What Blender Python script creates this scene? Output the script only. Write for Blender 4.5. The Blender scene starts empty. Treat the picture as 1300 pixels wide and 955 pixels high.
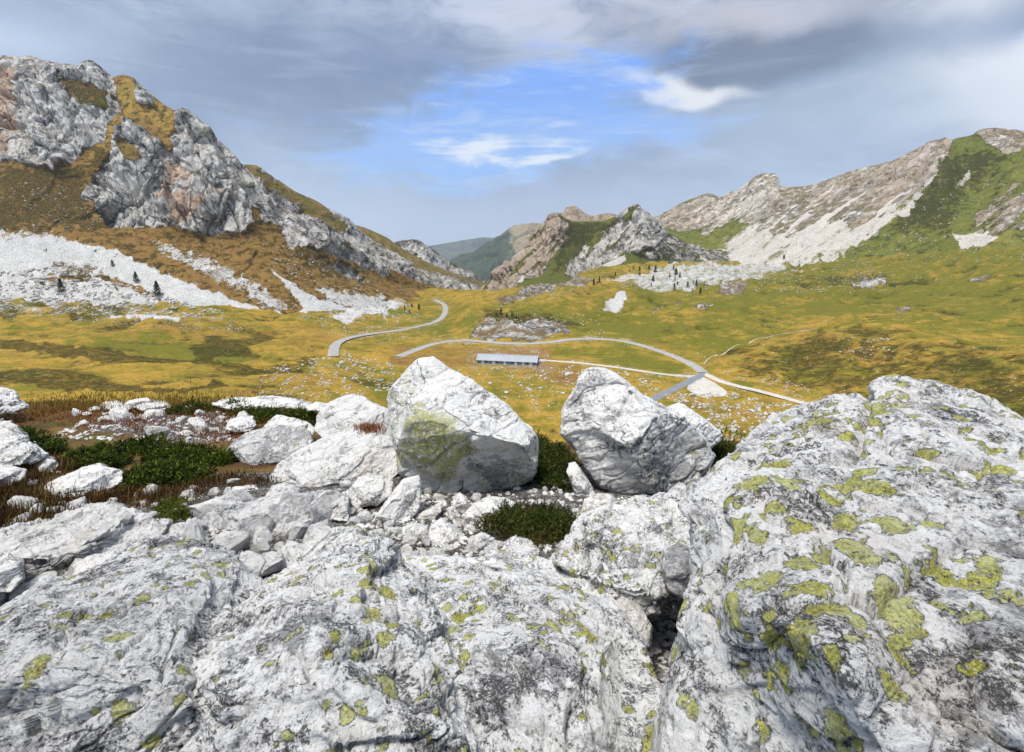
import bpy, bmesh, math, random
import numpy as np
from mathutils import Vector

# ------------------------------------------------------------------ basics
F, CX, CY = 650.0, 650.0, 432.0
PIT = math.radians(10.0)
CS, SN = math.cos(PIT), math.sin(PIT)
scene = bpy.context.scene
COL = scene.collection


def point(px, py, Y):
    px, py, Y = np.broadcast_arrays(np.asarray(px, float), np.asarray(py, float), np.asarray(Y, float))
    xc = (px - CX) / F
    yc = -(py - CY) / F
    dy = CS + yc * SN
    dz = -SN + yc * CS
    return np.stack([xc / dy * Y, Y, dz / dy * Y], -1)


def pixel(P):
    d = P[..., 1] * CS - P[..., 2] * SN
    return CX + F * P[..., 0] / d, CY - F * (P[..., 1] * SN + P[..., 2] * CS) / d


def pchip(x, y, xi):
    x = np.asarray(x, float); y = np.asarray(y, float); xi = np.asarray(xi, float)
    sh = (-1,) + (1,) * (y.ndim - 1)
    h = np.diff(x)
    dl = np.diff(y, axis=0) / h.reshape(sh)
    d = np.zeros_like(y)
    if len(x) > 2:
        w1 = (2 * h[1:] + h[:-1]).reshape(sh); w2 = (h[1:] + 2 * h[:-1]).reshape(sh)
        a, b = dl[:-1], dl[1:]
        ok = (a * b) > 0
        with np.errstate(all='ignore'):
            m = (w1 + w2) / (w1 / np.where(ok, a, 1) + w2 / np.where(ok, b, 1))
        d[1:-1] = np.where(ok, m, 0)
    d[0], d[-1] = dl[0], dl[-1]
    i = np.clip(np.searchsorted(x, xi) - 1, 0, len(x) - 2)
    t = np.clip((xi - x[i]) / h[i], 0, 1).reshape(sh)
    hh = h[i].reshape(sh)
    t2, t3 = t * t, t * t * t
    return ((2 * t3 - 3 * t2 + 1) * y[i] + (t3 - 2 * t2 + t) * hh * d[i]
            + (-2 * t3 + 3 * t2) * y[i + 1] + (t3 - t2) * hh * d[i + 1])


_r = np.random.RandomState(7)
_PERM = _r.permutation(256).astype(np.int32)
_PERM = np.concatenate([_PERM, _PERM])
_G = _r.normal(size=(256, 3)); _G /= np.linalg.norm(_G, axis=1)[:, None]
_G = _G.astype(np.float32)


def perlin(P, seed=0):
    P = np.asarray(P, np.float64)
    Pi = np.floor(P).astype(np.int64)
    f = (P - Pi).astype(np.float32)
    Pi = ((Pi + seed * 37) & 255).astype(np.int32)
    u = f * f * f * (f * (f * 6 - 15) + 10)
    res = 0
    X0, Y0, Z0 = Pi[..., 0], Pi[..., 1], Pi[..., 2]
    for dx in (0, 1):
        wx = u[..., 0] if dx else 1 - u[..., 0]
        a = _PERM[(X0 + dx) & 255]
        for dy in (0, 1):
            wy = u[..., 1] if dy else 1 - u[..., 1]
            b = _PERM[(a + Y0 + dy) & 255]
            for dz in (0, 1):
                wz = u[..., 2] if dz else 1 - u[..., 2]
                g = _G[_PERM[(b + Z0 + dz) & 255]]
                dot = g[..., 0] * (f[..., 0] - dx) + g[..., 1] * (f[..., 1] - dy) + g[..., 2] * (f[..., 2] - dz)
                res = res + dot * wx * wy * wz
    return res * 1.6


def fbm(P, octv=5, seed=0, gain=.5, lac=2.03):
    a, s, r = 1., 0., 0.
    for o in range(octv):
        r = r + a * perlin(P * lac ** o, seed + o)
        s += a; a *= gain
    return r / s


def ridged(P, octv=5, seed=0, gain=.5, lac=2.1):
    a, s, r = 1., 0., 0.
    w = 1.
    for o in range(octv):
        n = 1 - np.abs(perlin(P * lac ** o, seed + o)) * 1.6
        n = np.clip(n, 0, 1) ** 2
        r = r + a * n * w
        w = np.clip(n * 1.5, 0, 1)
        s += a; a *= gain
    return r / s


_J = np.random.RandomState(11).rand(256, 3).astype(np.float32)
_O = np.random.RandomState(12).uniform(-1, 1, 256).astype(np.float32)


def facets(P, seed=0):
    """planar fracture faces: every jittered cell carries its own tilted plane; returns (height, distance to the cell border)"""
    P = np.asarray(P, np.float64)
    Pi = np.floor(P)
    f = (P - Pi).astype(np.float32); Pi = Pi.astype(np.int64)
    b1 = np.full(P.shape[:-1], 1e9, np.float32); b2 = b1.copy(); val = np.zeros_like(b1)
    for dx in (-1, 0, 1):
        a = _PERM[(Pi[..., 0] + dx + seed * 37) & 255]
        for dy in (-1, 0, 1):
            b = _PERM[(a + Pi[..., 1] + dy) & 255]
            for dz in (-1, 0, 1):
                h = _PERM[(b + Pi[..., 2] + dz) & 255]
                c = np.array([dx, dy, dz], np.float32) + .05 + .9 * _J[h] - f
                d = (c * c).sum(-1)
                v = -(c * _G[(h + 91) & 255]).sum(-1) * .9 + _O[h] * .28
                m = d < b1
                b2 = np.where(m, b1, np.minimum(b2, d))
                val = np.where(m, v, val); b1 = np.where(m, d, b1)
    return val, np.sqrt(b2) - np.sqrt(b1)


def smooth(a, b, x):
    t = np.clip((x - a) / (b - a), 0, 1)
    return t * t * (3 - 2 * t)


def polydist(X, Y, pts, closed=True):
    pts = np.asarray(pts, float)
    n = len(pts)
    d = np.full(X.shape, 1e18)
    ins = np.zeros(X.shape, bool)
    for i in range(n if closed else n - 1):
        ax, ay = pts[i]; bx, by = pts[(i + 1) % n]
        ex, ey = bx - ax, by - ay
        t = np.clip(((X - ax) * ex + (Y - ay) * ey) / (ex * ex + ey * ey + 1e-9), 0, 1)
        d = np.minimum(d, (X - ax - t * ex) ** 2 + (Y - ay - t * ey) ** 2)
        if closed and ay != by:
            c = ((ay > Y) != (by > Y)) & (X < (bx - ax) * (Y - ay) / (by - ay) + ax)
            ins ^= c
    d = np.sqrt(d)
    return np.where(ins, d, -d) if closed else d


def mesh(name, V, faces, mat=None, parent=None, attrs=None, smooth_=True, loc=None, face_mats=None):
    """faces: int array (n,3) or (n,4), or a list of such arrays"""
    if not isinstance(faces, (list, tuple)):
        faces = [faces]
    V = np.asarray(V, np.float32)
    if loc is not None:
        V = V - np.asarray(loc, np.float32)
    me = bpy.data.meshes.new(name)
    nl = sum(f.size for f in faces); nf = sum(len(f) for f in faces)
    me.vertices.add(len(V)); me.vertices.foreach_set('co', V.ravel())
    me.loops.add(nl); me.polygons.add(nf)
    me.loops.foreach_set('vertex_index', np.concatenate([f.ravel() for f in faces]).astype(np.int32))
    st = []; s = 0
    for f in faces:
        k = f.shape[1]
        st.append(s + np.arange(len(f)) * k); s += f.size
    me.polygons.foreach_set('loop_start', np.concatenate(st).astype(np.int32))
    me.polygons.foreach_set('use_smooth', np.full(nf, smooth_))
    if attrs:
        for k, a in attrs.items():
            at = me.color_attributes.new(name=k, type='FLOAT_COLOR', domain='POINT')
            c = np.ones((len(V), 4), np.float32); c[:, :a.shape[1]] = a
            at.data.foreach_set('color', c.ravel())
    me.update(calc_edges=True)
    me.validate()
    if mat:
        for m_ in (mat if isinstance(mat, (list, tuple)) else [mat]):
            me.materials.append(m_)
    if face_mats is not None:
        me.polygons.foreach_set('material_index', np.asarray(face_mats, np.int32))
    o = bpy.data.objects.new(name, me)
    COL.objects.link(o)
    if loc is not None:
        o.location = [float(q) for q in loc]
    if parent is not None:
        o.parent = parent
    return o


def tag(o, label=None, cat=None, group=None, kind=None):
    if label: o['label'] = label
    if cat: o['category'] = cat
    if group: o['group'] = group
    if kind: o['kind'] = kind
    return o


def empty(name, loc, rz=0, label=None, cat=None, group=None):
    o = bpy.data.objects.new(name, None); COL.objects.link(o)
    o.location = [float(q) for q in loc]; o.rotation_euler = (0, 0, rz)
    return tag(o, label, cat, group)


# ------------------------------------------------------------------ node helper
class G:
    def __init__(s, name):
        s.m = bpy.data.materials.new(name); s.m.use_nodes = True
        s.t = s.m.node_tree; s.t.nodes.clear()
        s.out = s.t.nodes.new('ShaderNodeOutputMaterial')

    def n(s, ty, **kw):
        x = s.t.nodes.new(ty)
        for k, v in kw.items(): setattr(x, k, v)
        return x

    def put(s, sock, v):
        if v is None: return
        if isinstance(v, bpy.types.NodeSocket): s.t.links.new(v, sock)
        elif isinstance(v, (tuple, list)):
            if sock.type == 'RGBA' and len(v) == 3: v = (*v, 1)
            sock.default_value = v
        else: sock.default_value = v

    def math(s, op, a, b=None, c=None, clamp=False):
        x = s.n('ShaderNodeMath', operation=op, use_clamp=clamp)
        s.put(x.inputs[0], a); s.put(x.inputs[1], b)
        if c is not None: s.put(x.inputs[2], c)
        return x.outputs[0]

    def add(s, a, b): return s.math('ADD', a, b)
    def sub(s, a, b): return s.math('SUBTRACT', a, b)
    def mul(s, a, b): return s.math('MULTIPLY', a, b)
    def mx(s, a, b): return s.math('MAXIMUM', a, b)

    def mix(s, f, a, b, blend='MIX'):
        x = s.n('ShaderNodeMix', data_type='RGBA', blend_type=blend)
        s.put(x.inputs[0], f); s.put(x.inputs[6], a); s.put(x.inputs[7], b)
        return x.outputs[2]

    def coord(s, which='Object'):
        if which == 'Position': return s.n('ShaderNodeNewGeometry').outputs['Position']
        return s.n('ShaderNodeTexCoord').outputs[which]

    def mapping(s, v, scale=(1, 1, 1), rot=(0, 0, 0), loc=(0, 0, 0)):
        x = s.n('ShaderNodeMapping')
        s.put(x.inputs[0], v); x.inputs[1].default_value = loc; x.inputs[2].default_value = rot; x.inputs[3].default_value = scale
        return x.outputs[0]

    def noise(s, v, scale, detail=4, rough=.55, dist=0., col=False):
        x = s.n('ShaderNodeTexNoise')
        s.put(x.inputs['Vector'], v); s.put(x.inputs['Scale'], scale); x.inputs['Detail'].default_value = detail
        x.inputs['Roughness'].default_value = rough; x.inputs['Distortion'].default_value = dist
        return x.outputs[1 if col else 0]

    def vor(s, v, scale, feature='F1', rnd=1., out=0):
        x = s.n('ShaderNodeTexVoronoi', feature=feature)
        s.put(x.inputs['Vector'], v); s.put(x.inputs['Scale'], scale); x.inputs['Randomness'].default_value = rnd
        return x.outputs[out]

    def mr(s, x_, a, b, c=0., d=1., sm=True):
        x = s.n('ShaderNodeMapRange', interpolation_type='SMOOTHSTEP' if sm else 'LINEAR')
        s.put(x.inputs[0], x_)
        for i, v in enumerate((a, b, c, d)): s.put(x.inputs[1 + i], v)
        return x.outputs[0]

    def attr(s, name):
        a = s.n('ShaderNodeAttribute', attribute_name=name)
        x = s.n('ShaderNodeSeparateColor'); s.put(x.inputs[0], a.outputs['Color'])
        return x.outputs[0], x.outputs[1], x.outputs[2]

    def warp(s, v, scale, amt, detail=2):
        c = s.noise(v, scale, detail, .5, 0, True)
        x = s.n('ShaderNodeVectorMath', operation='MULTIPLY_ADD')
        s.put(x.inputs[0], c); x.inputs[1].default_value = (amt,) * 3; s.put(x.inputs[2], v)
        return x.outputs[0]

    def bump(s, h, dist, strength=1., nrm=None):
        x = s.n('ShaderNodeBump')
        x.inputs['Strength'].default_value = strength; x.inputs['Distance'].default_value = dist
        s.put(x.inputs['Height'], h)
        if nrm is not None: s.put(x.inputs['Normal'], nrm)
        return x.outputs[0]

    def bsdf(s, col, rough=.9, nrm=None, spec=.2, trans=None, metal=0):
        x = s.n('ShaderNodeBsdfPrincipled')
        s.put(x.inputs['Base Color'], col); s.put(x.inputs['Roughness'], rough)
        x.inputs['Specular IOR Level'].default_value = spec
        x.inputs['Metallic'].default_value = metal
        s.put(x.inputs['Normal'], nrm)
        s.t.links.new(x.outputs[0], s.out.inputs[0])
        return s.m


# ------------------------------------------------------------------ materials
def mat_terrain(name, sc=1.0, grass=(.45, .285, .05), green=(.17, .17, .02), brown=(.28, .15, .05),
                rock=(.58, .56, .54), rockd=(.17, .165, .16), screec=(.74, .73, .72), bump=1.0, crack=1.0, tint=(.50, .33, .20), srot=.45, sstr=.45, shr=(.47, .57), ledge=.85):
    """grass / scree / limestone mix driven by the attributes A=(rock, scree, green) and B=(shrubs and painted shade, brown, ochre stain)"""
    g = G(name)
    P = g.coord('Position')
    rk, sr, gr = g.attr('A'); dk, br, wm = g.attr('B')
    n1 = g.noise(P, .012 * sc, 5, .6)
    n2 = g.noise(P, .06 * sc, 6, .65)
    n3 = g.noise(P, .5 * sc, 5, .7)
    n4 = g.noise(g.mapping(P, (1, 1, 3)), 2.2 * sc, 3, .7)
    # --- grass
    gf = g.add(gr, g.mul(g.sub(n2, .5), 2.4)); gf = g.add(gf, g.mul(g.sub(n1, .5), 1.6))
    c = g.mix(g.mr(gf, .1, .9), grass, green)
    c = g.mix(g.mr(g.add(br, g.mul(g.sub(g.noise(P, .035 * sc, 8, .72), .5), 1.8)), .34, .95), c, brown)
    c = g.mix(g.mr(n3, .44, .66, 0, .6), c, g.mix(.75, c, (.07, .05, .010)))
    c = g.mix(g.mr(g.noise(P, 1.3 * sc, 4, .8), .50, .66, 0, .4), c, g.mix(.7, c, (.06, .045, .010)))
    c = g.mix(g.mr(g.noise(P, .13 * sc, 5, .7), .48, .66, 0, .6), c, g.mix(.7, c, (.10, .085, .012)))
    c = g.mix(g.mr(n4, .52, .8, 0, .5), c, g.mix(.4, c, (.60, .42, .12)))
    # shrubs and painted slope shade: dark clumps where the attribute is high
    sh = g.noise(g.mapping(g.warp(P, .05 * sc, 12 / sc), (1, 1, 1.6)), .095 * sc, 8, .74)
    shf = g.mul(g.mr(g.add(sh, g.mul(g.sub(dk, .5), .62)), *shr), g.mr(g.noise(P, .30 * sc, 5, .8), .36, .56, .45, 1))
    c = g.mix(g.mul(shf, .9), c, g.mix(n3, (.018, .02, .006), (.055, .048, .010)))
    # stones lying in the grass
    vs = g.vor(g.warp(P, .4 * sc, 1.0 / sc), .33 * sc)
    vm = g.mul(g.mr(vs, .10, .16, 1, 0), g.mr(g.noise(P, .05 * sc, 3), .52, .62))
    c = g.mix(g.mul(vm, g.mr(dk, .3, .7, .15, .7)), c, (.62, .60, .56))
    # --- scree
    sn = g.noise(P, .7 * sc, 5, .8)
    sv = g.vor(P, .9 * sc, 'F1')
    s_c = g.mix(g.mr(sn, .36, .62), tuple(q * .58 for q in screec), screec)
    s_c = g.mix(g.mr(g.noise(P, .09 * sc, 6, .75), .46, .66, 0, .5), s_c, tuple(q * .55 for q in screec))
    s_c = g.mix(g.mr(g.mul(sv, n2), .25, .42, 0, .6), s_c, tuple(q * .45 for q in screec))
    srf = g.mr(g.add(g.add(sr, g.mul(g.sub(g.noise(P, .45 * sc, 4, .85), .5), 1.3)), g.mul(g.sub(g.noise(P, .07 * sc, 8, .8), .5), 1.5)), .42, .66)
    c = g.mix(srf, c, s_c)
    # --- rock
    PW = g.warp(P, .03 * sc, 22 / sc, 4)
    PS = g.mapping(g.mapping(PW, (1, 1, 1), (0, srot, 0)), (1.0, 1.0, sstr))
    r1 = g.noise(PS, .032 * sc, 10, .72)
    r2 = g.noise(PS, .13 * sc, 7, .75)
    r3 = g.noise(P, .42 * sc, 4, .8)
    cr1 = g.vor(g.warp(PS, .08 * sc, 9 / sc, 4), .05 * sc, 'DISTANCE_TO_EDGE')
    rc = g.mix(g.mr(g.add(r1, g.mul(g.sub(r2, .5), .9)), .40, .56), rockd, rock)
    rc = g.mix(g.mr(r2, .50, .66, 0, .8), rc, tuple(min(.8, q * 1.4) for q in rock))
    rc = g.mix(g.mul(g.mr(g.add(wm, g.mul(g.sub(g.noise(P, .03 * sc, 6, .7), .5), 1.9)), .40, .72), .75), rc, tint)
    rc = g.mix(g.mr(r3, .50, .66, 0, .55), rc, tuple(q * .35 for q in rockd))
    r4 = g.noise(g.mapping(g.warp(P, .2 * sc, 3 / sc), (1.0, 1.0, .22), (0, srot * .6, 0)), .34 * sc, 5, .75)
    rc = g.mix(g.mr(r4, .36, .42, .7, 0), rc, (.05, .048, .045))
    rc = g.mix(g.mr(g.add(r2, g.mul(g.sub(r1, .5), .5)), .32, .41, .85, 0), rc, (.05, .05, .05))
    ck = g.mul(g.mr(cr1, .0, .06, .9 * crack, 0), g.mr(r1, .66, .46))
    rc = g.mix(ck, rc, (.035, .033, .032))
    nz = g.n('ShaderNodeSeparateXYZ'); g.put(nz.inputs[0], g.n('ShaderNodeNewGeometry').outputs['Normal'])
    led = g.mul(g.mr(g.add(nz.outputs[2], g.mul(g.sub(r2, .5), 1.2)), .58, .85), g.mr(n2, .40, .56))
    rc = g.mix(g.mul(led, ledge), rc, g.mix(n3, (.06, .07, .015), brown))
    rkf = g.mr(g.add(rk, g.mul(g.sub(g.noise(P, .06 * sc, 8, .8), .5), 1.5)), .44, .54)
    c = g.mix(rkf, c, rc)
    hr = g.add(g.mul(r1, 1.0), g.add(g.mul(r2, .5), g.mul(r3, .10)))
    h = g.add(g.mul(g.mul(hr, rkf), 1.0), g.mul(g.add(n3, g.mul(shf, .35)), .10))
    h = g.add(h, g.mul(g.mul(sn, srf), .06))
    nb = g.bump(h, 6.0 * bump / sc, .85)
    return g.bsdf(c, .95, nb, .1)


def mat_far(name, a, b, sc):
    g = G(name)
    P = g.coord('Position')
    n1 = g.noise(P, sc, 8, .65); n2 = g.noise(P, sc * 6, 6, .7)
    rk, sr, gr = g.attr('A')
    c = g.mix(g.mr(g.add(n1, g.mul(g.sub(rk, .5), .5)), .4, .6), a, b)
    c = g.mix(g.mr(n2, .5, .7, 0, .5), c, tuple(q * .45 for q in a))
    return g.bsdf(c, .95, g.bump(g.add(n1, g.mul(n2, .3)), 3 / sc * .05, 1), .1)


def mat_rock(name, base=(.74, .735, .73), grey=(.34, .34, .345), s=1.0, dark=.5, lichen=.5, lichen_cover=.5, black=.5,
             lcol=(.74, .71, .20), ldark=(.46, .46, .10), soft=False, bump=1.0, warm=.2, random_=False, veins=.5, rot=(.3, .5, .4)):
    """weathered quartzite: pale body, grey patina (deeper where shade is painted), black specks, crusty map lichen. s = scale of the pattern"""
    g = G(name)
    P = g.coord('Object')
    if random_:
        r = g.n('ShaderNodeObjectInfo').outputs['Random']
        x = g.n('ShaderNodeVectorMath', operation='ADD'); g.put(x.inputs[0], P)
        cx = g.n('ShaderNodeCombineXYZ'); g.put(cx.inputs[0], g.mul(r, 90)); g.put(cx.inputs[1], g.mul(r, 37)); g.put(x.inputs[1], cx.outputs[0])
        P = x.outputs[0]
    PW = g.warp(P, 2.5 * s, .22 / s, 4)
    ST = g.mapping(PW, (1, .45, 1.5), rot)
    wl_, wd_, wx_ = g.attr('W')  # lichen boost, darkening boost (painted shade on the two tall boulders)
    a = g.noise(PW, 1.6 * s, 10, .70)
    b = g.noise(ST, 7 * s, 8, .78)
    f = g.noise(P, 30 * s, 7, .8)
    ff = g.noise(P, 95 * s, 4, .85)
    wav = g.noise(g.mapping(PW, (1, .25, 2.6), rot), 9 * s, 7, .75)
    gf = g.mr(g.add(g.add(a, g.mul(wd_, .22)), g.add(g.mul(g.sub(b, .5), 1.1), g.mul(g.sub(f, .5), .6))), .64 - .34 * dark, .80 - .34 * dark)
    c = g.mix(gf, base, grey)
    c = g.mix(g.mr(wav, .50, .60, 0, veins), c, tuple(min(.86, q * 1.15) for q in base))
    c = g.mix(g.mul(g.mr(f, .50, .60, 0, .85), g.mr(g.add(b, g.mul(a, .6)), .86 - .2 * dark, 1.0 - .2 * dark, .12, 1)), c, tuple(q * .36 for q in grey))
    c = g.mix(g.mr(ff, .54, .66, 0, .5), c, tuple(q * .5 for q in grey))
    c = g.mix(g.mr(g.noise(PW, 1.3 * s, 5), .54, .70, 0, warm), c, (.52, .38, .25))
    # black crusts
    bm = g.noise(P, 2.4 * s, 5, .65)
    bs = g.noise(g.warp(P, 22 * s, .05 / s), 24 * s, 7, .78)
    bf = g.mr(g.add(g.add(bs, g.mul(wd_, .05)), g.mul(g.sub(bm, .5), .80)), .66 - .11 * black, .70 - .11 * black)
    bf = g.mul(bf, g.mr(g.noise(P, 48 * s, 5, .85), .40, .52))
    c = g.mix(g.mul(bf, .9), c, (.026, .026, .03))
    bs2 = g.noise(ST, 40 * s, 6, .8)
    c = g.mix(g.mul(g.mr(bs2, .56, .64), .25 + .6 * black), c, (.07, .07, .075))
    # cracks
    ck = g.vor(g.mapping(g.warp(P, 3 * s, .4 / s, 6), (1, .5, 1.7), rot), 1.3 * s, 'DISTANCE_TO_EDGE')
    ckf = g.mul(g.mr(ck, .0, .011, 1, 0), g.mr(bm, .48, .60))
    c = g.mix(g.mul(ckf, .8), c, (.05, .048, .045))
    # lichen
    lm = g.noise(P, 1.5 * s, 3, .5)
    lw = g.warp(P, 16 * s, .05 / s, 5)
    l1 = g.noise(lw, (9.5 if not soft else 5.5) * s, 2 if not soft else 8, .5 if not soft else .78)
    lv = g.add(g.add(l1, g.mul(wl_, .34)), g.mul(g.sub(lm, .5), .60))
    th = .80 - .22 * lichen_cover
    dsc = g.vor(g.warp(P, 10 * s, .09 / s, 5), 5.2 * s)
    if soft:
        lf = g.mul(g.mr(lv, th - .10, th + .08), g.mr(f, .40, .54))
        lcl = g.mix(g.noise(P, 30 * s, 5, .85), ldark, lcol)
        c = g.mix(g.mul(lf, g.math('MINIMUM', g.add(lichen, g.mul(wl_, .4)), 1.0)), c, lcl)
        hl = g.mul(lf, .04)
    else:
        lv = g.add(g.add(g.mul(g.sub(.62, dsc), .55), g.mul(g.sub(l1, .5), .55)), g.add(g.mul(wl_, .34), g.mul(g.sub(lm, .5), .75)))
        th = .30 - .16 * lichen_cover
        ring = g.mul(g.mr(lv, th - .060, th - .010), g.mr(f, .40, .54))
        c = g.mix(g.mul(ring, .92 * lichen), c, (.03, .03, .028))
        lf = g.mr(g.add(lv, g.mul(g.sub(g.noise(P, 30 * s, 5, .8), .5), .16)), th - .006, th + .012)
        cell = g.vor(g.warp(P, 30 * s, .03 / s), 55 * s, 'DISTANCE_TO_EDGE')
        lcl = g.mix(g.mr(g.noise(P, 50 * s, 5, .85), .35, .65), ldark, lcol)
        lcl = g.mix(g.mr(cell, .0, .10, .75, 0), lcl, (.10, .10, .03))
        hole = g.mr(g.noise(P, 26 * s, 8, .82), .53, .60, 1, .05)
        lcl = g.mix(g.mr(g.noise(P, 3.5 * s, 5, .7), .40, .62, 0, .8), lcl, (.60, .62, .34))
        lcl = g.mix(g.mr(g.noise(P, 75 * s, 3, .8), .52, .62, 0, .5), lcl, (.16, .17, .05))
        lf = g.mul(lf, hole)
        c = g.mix(g.mul(lf, lichen), c, lcl)
        hl = g.mul(lf, .08)
    h = g.add(g.mul(a, .8), g.add(g.mul(b, .60), g.add(g.mul(f, .20), g.mul(ff, .05))))
    h = g.add(h, g.mul(wav, .28)); h = g.add(h, hl); h = g.sub(h, g.mul(ckf, .25)); h = g.sub(h, g.mul(bf, .06))
    return g.bsdf(c, .88, g.bump(h, .10 * bump / s, .95), .25)


def mat_leaf(name, dark, light, tip=None, tr=.25):
    g = G(name)
    r = g.n('ShaderNodeNewGeometry').outputs['Random Per Island']
    P = g.coord('Position')
    n = g.noise(P, 3.5, 5, .65)
    c = g.mix(g.mr(g.add(g.mul(r, .55), g.mul(g.sub(n, .5), 2.2)), .0, .75), dark, light)
    if tip: tip = tuple(tip)
    if tip: c = g.mix(g.mr(r, .80, .95), c, tip)
    x = g.n('ShaderNodeBsdfPrincipled'); g.put(x.inputs['Base Color'], c)
    x.inputs['Roughness'].default_value = .7; x.inputs['Specular IOR Level'].default_value = .15
    t = g.n('ShaderNodeBsdfTranslucent'); g.put(t.inputs[0], c)
    m = g.n('ShaderNodeMixShader'); m.inputs[0].default_value = tr
    g.t.links.new(x.outputs[0], m.inputs[1]); g.t.links.new(t.outputs[0], m.inputs[2])
    g.t.links.new(m.outputs[0], g.out.inputs[0])
    return g.m


def mat_plain(name, a, b, scale=1., rough=.8, spec=.2, metal=0, bump=.0):
    g = G(name)
    P = g.coord('Object')
    n = g.noise(P, scale, 6, .7)
    c = g.mix(g.mr(n, .3, .7), a, b)
    return g.bsdf(c, rough, g.bump(n, bump, .8) if bump else None, spec, metal=metal)


# ------------------------------------------------------------------ grid sheets
def sheet(px0, px1, dpx, rows, counts):
    pxs = np.arange(px0, px1 + dpx * .5, dpx)
    K = len(rows)
    kp = np.zeros((K, len(pxs))); ky = np.zeros((K, len(pxs)))
    for k, r in enumerate(rows):
        r = np.asarray(r, float)
        kp[k] = pchip(r[:, 0], r[:, 1], pxs)
        ky[k] = pchip(r[:, 0], np.log(r[:, 2]), pxs)
    v = np.concatenate([np.linspace(i, i + 1, c, endpoint=False) for i, c in enumerate(counts)] + [[K - 1.0]])
    PY = pchip(np.arange(K), kp, v); Y = np.exp(pchip(np.arange(K), ky, v))
    PX = np.broadcast_to(pxs, PY.shape).copy()
    return PX, PY, Y, point(PX, PY, Y), np.broadcast_to(v[:, None], PY.shape)


def gridfaces(m, n):
    i = np.arange(m - 1)[:, None] * n + np.arange(n - 1)[None]
    i = i.ravel()
    return np.stack([i, i + 1, i + n + 1, i + n], -1)


def gridnormals(P):
    du = np.gradient(P, axis=1); dv = np.gradient(P, axis=0)
    N = np.cross(du, dv)
    return N / (np.linalg.norm(N, axis=-1, keepdims=True) + 1e-9)


def wn(PX, PY, s, seed):
    return fbm(np.stack([PX / s, PY / s, np.full(PX.shape, seed * 3.7)], -1), 4, seed)


def pm(PX, PY, pts, soft=4, warp=5, wl=18, seed=1):
    return smooth(-soft, soft, polydist(PX, PY, pts) + warp * 2 * wn(PX, PY, wl, seed))


def rowz(pxs, pys, Ys):
    return list(zip(pxs, pys, Ys))


# roads, needed by the terrain so that it lies calm under them
ROAD_UP = [(553, 381), (562, 385), (566, 391), (565, 399), (556, 408), (535, 414), (505, 419), (470, 424), (445, 429), (430, 434), (424, 441), (423, 453)]
ROAD_MAIN = [(505, 453), (525, 445), (550, 436), (580, 432), (610, 434), (650, 437), (690, 436), (720, 431.5), (750, 430), (775, 431), (800, 434.5), (830, 443), (855, 452), (880, 463), (893, 474)]
ROAD_ASPH = [(893, 474), (878, 483), (855, 494), (836, 503), (822, 511), (806, 521)]
TRACK = [(684, 457), (700, 458), (740, 461), (780, 466), (820, 472), (850, 476), (880, 478), (893, 476)]
TRACK_E = [(893, 474), (915, 485), (940, 492), (970, 499), (1000, 506), (1030, 514), (1060, 524)]
PATH_BROW = [(893, 462), (905, 452), (930, 440), (960, 430), (1000, 422), (1040, 416)]

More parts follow.
